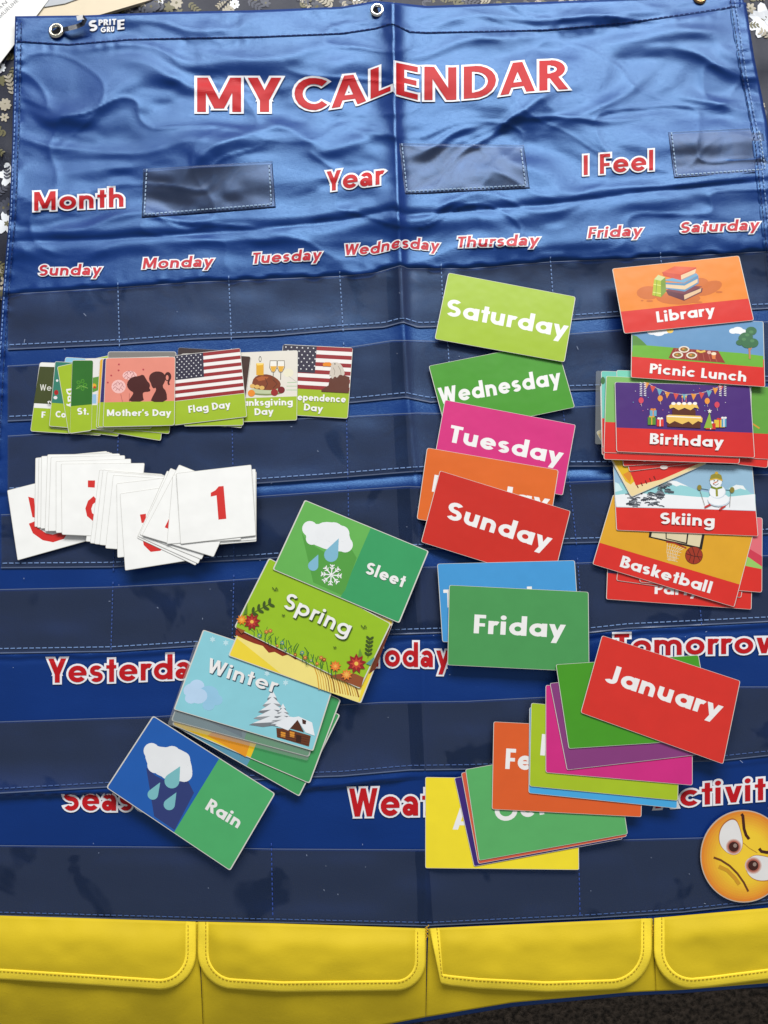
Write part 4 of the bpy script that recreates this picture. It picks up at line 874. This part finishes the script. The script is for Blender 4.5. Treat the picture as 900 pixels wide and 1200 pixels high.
k = Card('activity_card', 'yellow edged activity card turned slantwise above the skiing picture', 'card', [(699, 506), (790, 468), (828, 543), (740, 582)], .0072, face=(236, 214, 160), group='activity cards down the right side')
k.poly([(700.5, 509), (718, 502), (748, 560), (739, 568), (733, 564)], (226, 182, 30)); k.poly([(730, 556), (741, 550), (738.5, 566)], (222, 140, 40)); k.poly([(717, 500), (790, 470), (826, 540), (775, 562), (745, 569)], AR)
for a in range(5): k.line([(748+a*5, 572-a*2.5), (746+a*5, 568-a*2.5)], 1.3, (110, 30, 24))
k.done()
k = act('red activity card with a slice of one letter showing, under the Music card', [(722, 480), (860, 470), (868, 536), (738, 552)], .0079, AR, .5); k.ell(778, 547.5, 4.6, 2.4, (236, 220, 214)); k.done()
k = act('red activity card with the tops hidden of the words Music Class', [(724, 470), (880, 462), (882, 536), (731, 546)], .0086, (216, 140, 60), .6); k.text('Music Class', (754, 541), (852, 539), 13); k.done()
act('red activity card slanting out lowest at the right of the Birthday card', [(742, 462), (905, 478), (899, 548), (744, 530)], .0092, AR, .5).done()
k = act('green topped activity card reaching the right frame edge by the Birthday card', [(800, 450), (960, 456), (960, 541), (803, 533)], .0098, (98, 160, 60), .65); k.line([(881, 496), (890, 502)], 1.8, (210, 150, 50)); k.done()
Card('laminate_sleeve', 'clear laminate edge sticking out left of the teal activity cards', 'sleeve', [(699, 435), (800, 438), (800, 520), (698, 520)], .0100, body=LAM, group=None).done()
for lbl, c_, col, sp_ in (('pale blue activity card edge, leftmost in the Birthday pile', [(704, 452), (860, 452), (862, 535), (706, 533)], (150, 210, 230), .62),
                    ('teal activity card edge left of the light green one', [(705, 435), (865, 440), (868, 526), (706, 524)], (110, 196, 180), .62),
                    ('aqua topped activity card peeking above the light green one', [(723, 434), (880, 439), (880, 520), (725, 519)], (120, 206, 180), .62)):
    z_ = {'pale': .0104, 'teal': .0107, 'aqua': .0111}[lbl.split()[0]]
    k = act(lbl, c_, z_, col, sp_)
    if lbl[0] == 't': k.ell(706.5, 446, 2.6, 4.5, (62, 112, 60))
    k.done()
act('red lower edge of an activity card just under the light green card', [(712, 455), (868, 458), (866, 543), (708, 538)], .0115, AR, .5).done()
act('light green activity card with red band directly under the Birthday card', [(711, 441), (868, 449), (866, 536), (708, 530)], .0120, (126, 182, 98), .60).done()
k = act('activity card reading Birthday with a cake and bunting', [(721, 448), (878.5, 452.5), (884, 536), (723, 529)], (.0134, .0132, .0130), (74, 40, 118), .655)
zb = Zm(690, 425, 4.286)
bun = [(290, 100), (340, 128), (400, 150), (470, 160), (540, 157), (600, 143), (650, 122), (685, 105)]
k.line(zb(*bun), .5, (220, 210, 200))
cs_ = [(230, 150, 60), (214, 80, 70), (110, 170, 190)]
for i in range(11):
    t_ = i/11*(len(bun)-1.01); j = int(t_); p = lerp(bun[j], bun[j+1], t_-j); k.poly(zb((p[0]-14, p[1]-3), (p[0]+14, p[1]+2), (p[0]-2, p[1]+32)), cs_[i % 3])
for xx in (262, 282, 660, 684):
    for i in range(8): k.line(zb((xx-6, 100+i*9), (xx+6, 104+i*9)), .9, (232, 228, 232))
for (ex, ey, c_) in ((262, 190, (214, 70, 90)), (358, 180, (236, 150, 60)), (594, 193, (236, 150, 60)), (643, 212, (214, 70, 90))): k.ell(*zb((ex, ey))[0], 3, 3.6, c_); k.line(zb((ex, ey+14), (ex+3, ey+30)), .4, (220, 200, 200))
for i in range(22): x_, y_ = zb((random.uniform(200, 740), random.uniform(130, 250)))[0]; k.ell(x_, y_, .55, .45, random.choice(((230, 220, 230), (230, 120, 150), (120, 190, 220))), 6)
k.poly(zb((393, 322), (560, 330), (560, 296), (393, 290)), (92, 46, 28)); k.poly(zb((388, 268), (400, 262), (560, 268), (570, 280), (568, 302), (548, 294), (520, 312), (500, 296), (468, 310), (430, 294), (405, 308), (390, 298)), (238, 196, 96)); k.line(zb((392, 270), (480, 274), (562, 278)), 1.3, (250, 244, 230))
k.poly(zb((418, 262), (536, 266), (534, 236), (418, 232)), (92, 46, 28)); k.poly(zb((402, 218), (420, 205), (540, 208), (552, 232), (530, 226), (510, 240), (480, 228), (450, 240), (425, 226), (406, 232)), (238, 196, 96))
for i in range(5): k.ell(*zb((424+i*27, 206))[0], 2.5, 1.7, (250, 244, 236))
for xx in (468, 487): k.line(zb((xx, 200), (xx, 178)), .8, (220, 120, 130)); k.ell(*zb((xx, 172))[0], .8, 1.4, (246, 190, 70))
for gx, gy, gw, gh, c1, c2 in ((295, 275, 40, 38, (90, 140, 50), (230, 180, 60)), (340, 285, 34, 36, (220, 60, 50), (240, 236, 230)), (305, 240, 34, 30, (110, 170, 200), (230, 140, 60)), (628, 288, 54, 38, (230, 190, 60), (214, 60, 50)), (665, 282, 24, 42, (90, 160, 190), (236, 232, 228)), (585, 306, 50, 30, (206, 46, 44), (240, 236, 230))):
    k.poly(zb((gx, gy), (gx+gw, gy), (gx+gw, gy+gh), (gx, gy+gh)), c1); k.line(zb((gx+gw/2, gy), (gx+gw/2, gy+gh)), 1.2, c2); k.ell(*zb((gx+gw/2-7, gy-4))[0], 1.7, 1.2, c2); k.ell(*zb((gx+gw/2+7, gy-4))[0], 1.7, 1.2, c2)
k.poly(zb((576, 330), (605, 250), (620, 330)), (140, 180, 60)); k.star(*zb((605, 245))[0], 3, (236, 230, 220))
k.text('Birthday', (761, 520.5), (846, 524.5), 12.6); k.done()
k = act('activity card reading Picnic Lunch with a tree and meadow', [(741, 371), (894, 377), (896, 453), (740, 442)], .0148, (104, 150, 192), .58)
zp = Zm(690, 290, 4.286)
k.poly(zp((219, 490), (300, 492), (460, 506), (600, 518), (760, 530), (876, 545), (875, 602), (217, 548)), (110, 176, 54))
k.poly(zp((219, 440), (240, 445), (268, 468), (292, 492), (219, 492)), (88, 140, 60))
for ex, ey, rx_, ry_ in ((320, 425, 8, 4), (350, 428, 9, 5), (380, 420, 8, 4), (725, 420, 6, 4), (748, 416, 8, 5), (770, 424, 7, 4)): k.ell(*zp((ex, ey))[0], rx_*.8, ry_*.8, (238, 240, 242))
k.ell(*zp((408, 418))[0], 4, 3, (240, 200, 90))
k.poly(zp((425, 505), (650, 520), (685, 580), (400, 556)), (150, 54, 46))
for i in range(8): k.line(zp((440+i*26, 508+i*2), (420+i*32, 556+i*3)), .5, (196, 110, 90))
for ex, ey in ((478, 512), (446, 540), (516, 542)): k.ell(*zp((ex, ey))[0], 6.4, 3.9, (236, 226, 210)); k.ell(*zp((ex, ey))[0], 4.6, 2.6, (150, 100, 50)); k.ell(*zp((ex-4, ey-2))[0], 1.6, 1, (214, 150, 70)); k.ell(*zp((ex+6, ey+2))[0], 1.4, .9, (120, 140, 60))
k.line(zp((540, 518), (562, 526), (585, 520)), 2.4, (232, 190, 90)); k.ell(*zp((604, 528))[0], 2.4, 2, (226, 180, 170)); k.poly(zp((615, 535), (638, 537), (634, 562), (619, 560)), (226, 130, 70)); k.ell(*zp((627, 534))[0], 3, 1.8, (244, 230, 200))
k.line(zp((808, 560), (806, 510), (798, 480)), 2.2, (190, 130, 90)); k.line(zp((806, 520), (826, 490)), 1.2, (190, 130, 90))
for ex, ey, rx_, ry_ in ((760, 478, 5, 3.4), (790, 450, 8, 5.5), (815, 420, 6.5, 5), (822, 480, 7, 5.5), (772, 455, 5, 4), (800, 485, 8, 5)): k.ell(*zp((ex, ey))[0], rx_, ry_, (62, 112, 76))
for ex, ey in ((795, 440), (815, 425), (778, 462), (820, 470)): k.ell(*zp((ex, ey))[0], 2.6, 1.8, (84, 136, 90))
k.text('Picnic Lunch', (761, 437.5), (874, 447.5), 11.5); k.done()
k = act('orange activity card reading Library with stacked books', [(718, 315), (865.5, 300), (883, 375), (732, 390.5)], (.0164, .0160, .0164), (234, 136, 44), .665)
k.ell(*zp((300, 228))[0], 14, 8, (206, 108, 40)); k.ell(*zp((600, 205))[0], 17, 7.5, (206, 108, 40), rot=-.35); k.ell(*zp((450, 255))[0], 26, 7.5, (206, 108, 40)); k.ell(*zp((560, 178))[0], 10, 6, (206, 108, 40)); k.ell(*zp((306, 269))[0], 4, 1.3, (206, 108, 40)); k.ell(*zp((268, 267))[0], 1.6, .9, (206, 108, 40)); k.ell(*zp((655, 224))[0], 4, 1.2, (206, 108, 40)); k.ell(*zp((545, 275))[0], 6, 1.2, (206, 108, 40))
k.poly(zp((385, 215), (470, 200), (572, 205), (568, 225), (478, 268), (400, 240)), (96, 40, 56)); k.poly(zp((478, 240), (565, 205), (562, 222), (480, 262)), (226, 190, 150)); k.poly(zp((385, 215), (470, 190), (570, 196), (478, 236)), (120, 52, 66))
k.poly(zp((370, 175), (480, 180), (550, 140), (552, 180), (482, 222), (372, 205)), (84, 140, 180)); k.poly(zp((385, 185), (480, 192), (546, 158), (546, 176), (482, 212), (385, 202)), (226, 198, 160)); k.poly(zp((370, 165), (478, 178), (548, 140), (540, 130), (440, 150)), (110, 164, 196))
k.poly(zp((368, 125), (430, 95), (540, 100), (536, 130), (462, 165), (375, 142)), (206, 70, 40)); k.poly(zp((462, 140), (538, 108), (534, 130), (464, 162)), (230, 200, 160)); k.poly(zp((370, 124), (432, 95), (538, 100), (460, 136)), (222, 92, 54))
k.poly(zp((328, 160), (362, 168), (362, 250), (318, 240)), (176, 190, 40)); k.poly(zp((328, 160), (348, 138), (384, 150), (362, 168)), (206, 214, 150)); k.poly(zp((362, 168), (384, 150), (388, 222), (362, 250)), (120, 150, 40)); k.line(zp((324, 185), (362, 192)), .8, (226, 230, 130)); k.line(zp((321, 225), (362, 232)), .8, (226, 230, 130)); k.line(zp((342, 164), (336, 244)), .7, (120, 150, 40))
k.text('Library', (770, 378), (837, 369.5), 12.8); k.done()

# ---- weather and season cards
def wx(lbl, c, z, left, right, sp_, body=EDGE, rim=1.2):
    k = Card('weather_card', lbl, 'card', c, z, face=right, group='weather cards at the lower left', rim=rim, body=body)
    k.poly([c[0], lerp(c[0], c[1], sp_), lerp(c[3], c[2], sp_), c[3]], left, 'picture_panel'); return k
def cloud(k, blobs, hull, col=(236, 238, 240)):
    k.poly(hull, col, soft=1)
    for x, y, r in blobs: k.ell(x, y, r, r, col, 20)
def drop(k, tip, ctr, r, col):
    k.ell(ctr[0], ctr[1], r, r, col, 18); d = math.hypot(tip[0]-ctr[0], tip[1]-ctr[1]); a = math.atan2(tip[1]-ctr[1], tip[0]-ctr[0]); b = math.acos(min(.99, r/d))
    k.poly([tip, (ctr[0]+r*math.cos(a+b), ctr[1]+r*math.sin(a+b)), (ctr[0]+r*math.cos(a-b), ctr[1]+r*math.sin(a-b))], col)
WG = (66, 158, 92)
wx('weather card at the bottom of the stack with blue and green sliver', [(252, 768), (397, 838), (350, 932), (205, 850)], .0030, (90, 150, 176), WG, .58).done()
k = wx('weather card with yellow and orange picture under the laminated one', [(247, 752), (398, 820), (362, 917), (203, 849)], .0038, (240, 196, 30), WG, .57)
k.poly([(243, 862), (262, 848), (296, 862), (288, 887)], (232, 152, 30)); k.done()
k = wx('laminated grey blue weather card directly beneath the Winter card', [(236, 750), (388, 800), (361, 886), (202, 844)], .0047, (112, 140, 150), (74, 160, 104), .53)
k.poly([(245, 846), (248, 838), (282, 848), (284, 864)], (84, 110, 130)); k.done()
Card('laminate_sleeve', 'clear laminate pouch edge around the cards beneath the Winter card', 'sleeve', [(230, 752), (386, 800), (360, 891), (197, 849)], .0053, body=LAM).done()
# season cards
def seasoncard(lbl, c, z, face): return Card('season_card', lbl, 'card', c, z, face=face, group='season cards in the lower left pile', rim=1.2)
k = seasoncard('pale blue season card reading Winter with snowy trees and cabin', [(239, 739), (394, 790), (366, 879), (205, 831)], (.0064, .0064, .0060), (140, 206, 218))
zw = Zm(120, 730, 3.214)
for ex, ey, r_ in ((336, 255, 12), (356, 238, 11), (400, 270, 15), (430, 290, 9), (362, 275, 13), (334, 284, 9), (400, 310, 9)): k.ell(*zw((ex, ey))[0], r_*.8, r_*.7, (150, 200, 228) if ex > 380 else (186, 214, 240))
for ex, ey in ((415, 62), (690, 225), (465, 75), (620, 190)): k.star(*zw((ex, ey))[0], 4, (190, 226, 234), 6, .5)
for bx_, by_, sc_ in ((640, 400, 1.0), (680, 395, .62)):
    for i in range(5):
        wq = (20+i*17)*sc_; y0_ = by_-130*sc_+i*24*sc_
        k.poly(zw((bx_, y0_-18*sc_), (bx_+wq, y0_+22*sc_), (bx_+wq*.3, y0_+18*sc_), (bx_-wq*.4, y0_+26*sc_), (bx_-wq, y0_+18*sc_)), (150, 154, 158) if i % 2 else (120, 126, 132))
        k.poly(zw((bx_, y0_-18*sc_), (bx_+wq*.8, y0_+12*sc_), (bx_, y0_+8*sc_), (bx_-wq*.85, y0_+12*sc_)), (230, 234, 238))
k.poly(zw((655, 395), (700, 400), (785, 425), (778, 465), (658, 430)), (104, 54, 28)); k.poly(zw((700, 395), (730, 355), (760, 412)), (84, 44, 24)); k.poly(zw((650, 385), (700, 352), (720, 355), (740, 352), (790, 375), (800, 425), (765, 412), (735, 365), (700, 405)), (234, 238, 242)); k.poly(zw((752, 362), (768, 368), (766, 382), (754, 380)), (70, 40, 30))
for ex in (672, 706): k.poly(zw((ex, 408), (ex+18, 412), (ex+17, 432), (ex, 428)), (226, 150, 50))
for i in range(4): k.line(zw((658, 405+i*8), (778, 432+i*9)), .4, (70, 34, 18))
k.poly(zw((730, 420), (750, 425), (748, 450), (729, 446)), (60, 30, 18))
k.text('Winter', (241, 787), (322, 812), 17, shade=((44, 70, 90), .9, 1.1), w=.17, sp=.06, dbl=True); k.done()
k = seasoncard('yellow season card with wheat showing under the Spring card', [(309, 672), (460, 728), (422, 823), (269, 768)], .0074, (240, 214, 60))
k.poly([(274, 745), (283, 748), (340, 768), (420, 800), (424, 806), (420, 823), (380, 809), (330, 790)], (244, 226, 130)); k.poly([(277, 733), (330, 758), (380, 779), (374, 779), (365, 775), (360, 776), (352, 771), (346, 773), (338, 767), (331, 769), (322, 764), (315, 765), (308, 757), (298, 754), (288, 750), (276, 744)], (140, 46, 24))
for i in range(16): x_ = 372+i*3.1; k.line([(x_-5, 778+i*1.3), (x_, 792+i*1.2), (x_+2, 808+i*.6)], random.uniform(.7, 1.7), random.choice(((190, 130, 30), (214, 160, 50), (150, 96, 24))))
k.poly([(452, 735), (459, 733), (440, 784), (432, 790)], (110, 50, 26)); k.done()
k = seasoncard('lime season card reading Spring with flowers along the bottom', [(316, 655), (457, 731), (421, 806), (276, 735)], (.0084, .0086, .0084), (152, 192, 34))
zq = Zm(255, 640, 4.286)
k.poly(zq((90, 405), (140, 425), (120, 440)), (150, 80, 40)); k.poly(zq((560, 650), (720, 712), (735, 660), (690, 640), (620, 640)), (150, 80, 44))
for i in range(44):
    t_ = i/44.; a, b = 200+t_*400, 440+t_*200; x_, y_ = zq((a+random.uniform(-20, 20), b+random.uniform(-5, 20)))[0]
    k.line([(x_, y_+2), (x_+random.uniform(-3, 1), y_-4), (x_+random.uniform(-5, 4), y_-random.uniform(7, 13))], .8, random.choice(((60, 110, 40), (90, 140, 40), (40, 90, 60))))
for (ex, ey, r_) in ((245, 430, 3), (265, 425, 3), (325, 485, 3), (340, 520, 2.4), (425, 535, 3), (440, 560, 3), (520, 560, 3), (535, 570, 3), (210, 450, 3), (390, 545, 2.4), (500, 590, 2.6), (300, 500, 2), (470, 575, 2)): k.star(*zq((ex, ey))[0], r_, random.choice(((170, 50, 40), (90, 150, 140), (200, 110, 60))), 6, .55); k.ell(*zq((ex, ey))[0], .8, .8, (236, 190, 80), 8)
def sprig(k, p, q, n, l, col):
    k.line([p, q], .7, col)
    for i in range(n):
        t_ = (i+.6)/n; x_, y_ = lerp(p, q, t_); a = math.atan2(q[1]-p[1], q[0]-p[0])
        for s_ in (-.9, .9): k.ell(x_+l*.6*math.cos(a+s_), y_+l*.6*math.sin(a+s_), l*.62, l*.28, col, 10, rot=a+s_)
sprig(k, zq((160, 345))[0], zq((270, 285))[0], 4, 6, (62, 84, 30)); sprig(k, zq((755, 560))[0], zq((765, 460))[0], 5, 4.6, (62, 84, 30)); k.poly(zq((130, 345), (150, 285), (150, 340)), (90, 130, 40)); k.poly(zq((705, 560), (715, 512), (730, 555)), (110, 150, 50)); k.poly(zq((745, 590), (790, 555), (770, 600)), (90, 150, 150))
for ex, ey, r_, c1, c2 in ((173, 380, 10.5, (150, 34, 34), (190, 60, 50)), (697, 590, 12, (150, 34, 34), (200, 70, 50)), (122, 370, 6.4, (226, 130, 30), (240, 170, 60)), (592, 603, 7, (226, 120, 40), (240, 150, 70)), (648, 645, 7, (226, 130, 50), (240, 170, 80))):
    k.star(*zq((ex, ey))[0], r_, c1, 9, .62); k.star(*zq((ex, ey))[0], r_*.66, c2, 8, .5); k.ell(*zq((ex, ey))[0], r_*.2, r_*.2, (240, 190, 80), 10)
for ex, ey in ((290, 218), (735, 408), (332, 349), (590, 510)): 
    x_, y_ = zq((ex, ey))[0]; q = 1 if ex in (290, 735) else .5; k.line([(x_-3.4*q, y_-2.6*q), (x_-.5, y_+1.2*q), (x_+1.4*q, y_-2.4*q)], .9, (40, 60, 30)); k.line([(x_-.6, y_+1.4*q), (x_+3.4*q, y_+.8*q), (x_+1.6*q, y_-2*q)], .7, (40, 60, 30))
k.text('Spring', (331, 711.5), (407, 746), 19, shade=((50, 80, 20), .9, 1.2), w=.17, sp=.06, dbl=True); k.done()
k = wx('green weather card reading Sleet with cloud, drops and snowflake', [(358, 587), (501, 646), (467, 729), (321, 667)], (.0098, .0098, .0094), (102, 178, 84), (58, 158, 98), .535)
zl = Zm(250, 570, 3.3333)
k.poly(zl((345, 180), (365, 215), (440, 260), (540, 245), (560, 280), (515, 405), (500, 425), (390, 375)), (84, 158, 66))
cloud(k, [(*zl((377, 165))[0], 9), (*zl((430, 175))[0], 10), (*zl((515, 228))[0], 9), (*zl((470, 180))[0], 12), (*zl((500, 185))[0], 9.5), (*zl((385, 205))[0], 7)], zl((362, 150), (375, 138), (410, 150), (430, 138), (480, 142), (525, 165), (535, 205), (545, 235), (520, 256), (450, 250), (380, 222), (360, 200)))
drop(k, zl((490, 203))[0], zl((460, 268))[0], 8.2, (128, 184, 208)); drop(k, zl((410, 266))[0], zl((390, 310))[0], 6, (128, 184, 208))
sx_, sy_ = zl((461, 346))[0]
for a in range(8):
    t_ = a*math.pi/4+.1; k.line([(sx_, sy_), (sx_+12*math.cos(t_), sy_+12*math.sin(t_))], 1.3, (240, 242, 240))
    for dr in (.55, .8):
        for s_ in (-.8, .8): k.line([(sx_+12*dr*math.cos(t_), sy_+12*dr*math.sin(t_)), (sx_+12*dr*math.cos(t_)+3.6*math.cos(t_+s_), sy_+12*dr*math.sin(t_)+3.6*math.sin(t_+s_))], 1.1, (240, 242, 240))
k.text('Sleet', (427, 671.5), (471.5, 688.5), 14.2); k.done()
k = wx('blue and green weather card reading Rain with white cloud', [(180, 840), (321, 930), (269, 1019), (126, 923)], (.0080, .0066, .0060), (28, 92, 176), (78, 174, 106), .545)
zr = Zm(120, 730, 3.214)
k.poly(zr((165, 545), (200, 575), (250, 600), (320, 590), (345, 640), (272, 780), (195, 728)), (46, 60, 118))
cloud(k, [(*zr((185, 482))[0], 9.3), (*zr((262, 497))[0], 10.5), (*zr((308, 568))[0], 9.6), (*zr((300, 515))[0], 9.6), (*zr((200, 535))[0], 9.6), (*zr((250, 555))[0], 11)], zr((160, 475), (180, 455), (230, 470), (265, 464), (320, 490), (335, 530), (340, 570), (310, 598), (250, 592), (190, 562), (163, 520)))
drop(k, zr((293, 540))[0], zr((262, 595))[0], 8.8, (124, 190, 196)); drop(k, zr((218, 600))[0], zr((190, 646))[0], 6.2, (124, 190, 196)); drop(k, zr((279, 638))[0], zr((252, 684))[0], 6.6, (124, 190, 196))
k.text('Rain', (240, 948), (278.5, 971), 14.6); k.done()

# ---- round face card
ze = Zm(780, 890, 6.667)
EX, EY = 871.5, 1003.5
k = Card('face_card', 'round yellow frowning face card at the right frame edge', 'card', [(870, 1002), (873, 1002), (873, 1005), (870, 1005)], .0036, body=EDGE, rim=0)
z0 = k.o[2]
def disc(rx, ry, z, n=64): return [at(EX+rx*math.cos(2*math.pi*i/n), EY+ry*math.sin(2*math.pi*i/n), z) for i in range(n)]
V = disc(50.8, 54.2, .0046)+[v-np.array([0, 0, .0006]) for v in disc(50.8, 54.2, .0046)]
Fc = [tuple(range(64))[::-1]]+[(i, (i+1) % 64, (i+1) % 64+64, i+64) for i in range(64)]
newobj('laminate_border', V, Fc, mat((196, 178, 160), .3, .5), k.e, origin=k.o)
k.p0 = at(EX, EY, .00404+.0006)
for i in range(12):
    t_ = i/11; q = 1-t_*.62; c_ = tuple(int(a*(1-min(1, t_*1.5)**.8)+b*min(1, t_*1.5)**.8) for a, b in zip((224, 134, 40), (242, 202, 50)))
    k.ell(EX+t_*3, EY+t_*1, 49.6*q, 53*q, c_, 48)
def eye(pts, iris, r1, r2):
    k.poly(ze(*[(a+(a-iris[0])*.05, b+(b-iris[1])*.05) for a, b in pts]), (176, 100, 34), soft=2); k.poly(ze(*pts), (228, 226, 224), soft=2)
    x_, y_ = ze(iris)[0]; 
    for j, c_ in enumerate(((214, 186, 178), (196, 144, 130), (172, 96, 80))): k.ell(x_, y_, r1/6.667*(1-.12*j), r1/6.667*(1-.12*j), c_, 24)
    k.ell(x_, y_, r2/6.667, r2/6.667, (62, 24, 16), 24); k.ell(x_+1.6, y_-1.4, 2.2, 2.4, (150, 130, 120), 12)
eye([(418, 600), (430, 545), (460, 500), (510, 468), (550, 475), (572, 520), (590, 580), (604, 650), (590, 715), (545, 748), (490, 735), (445, 695), (422, 650)], (532, 682), 62, 39)
eye([(622, 835), (640, 780), (690, 748), (750, 752), (820, 770), (880, 800), (900, 850), (880, 905), (820, 940), (740, 948), (680, 930), (640, 890)], (684, 828), 66, 40)
k.line(ze((592, 425), (603, 440), (612, 540), (628, 590), (652, 622)), 3.4, (66, 26, 14)); k.line(ze((730, 695), (748, 718), (790, 726), (850, 716)), 3.6, (66, 26, 14))
k.line(ze((415, 835), (480, 865), (540, 925), (575, 975)), 4.5, (206, 150, 36)); k.line(ze((375, 765), (430, 785), (500, 830), (560, 890), (610, 960), (645, 1030)), 2.3, (104, 58, 20)); k.line(ze((605, 650), (650, 690), (715, 728)), .7, (190, 140, 40))
k.done()
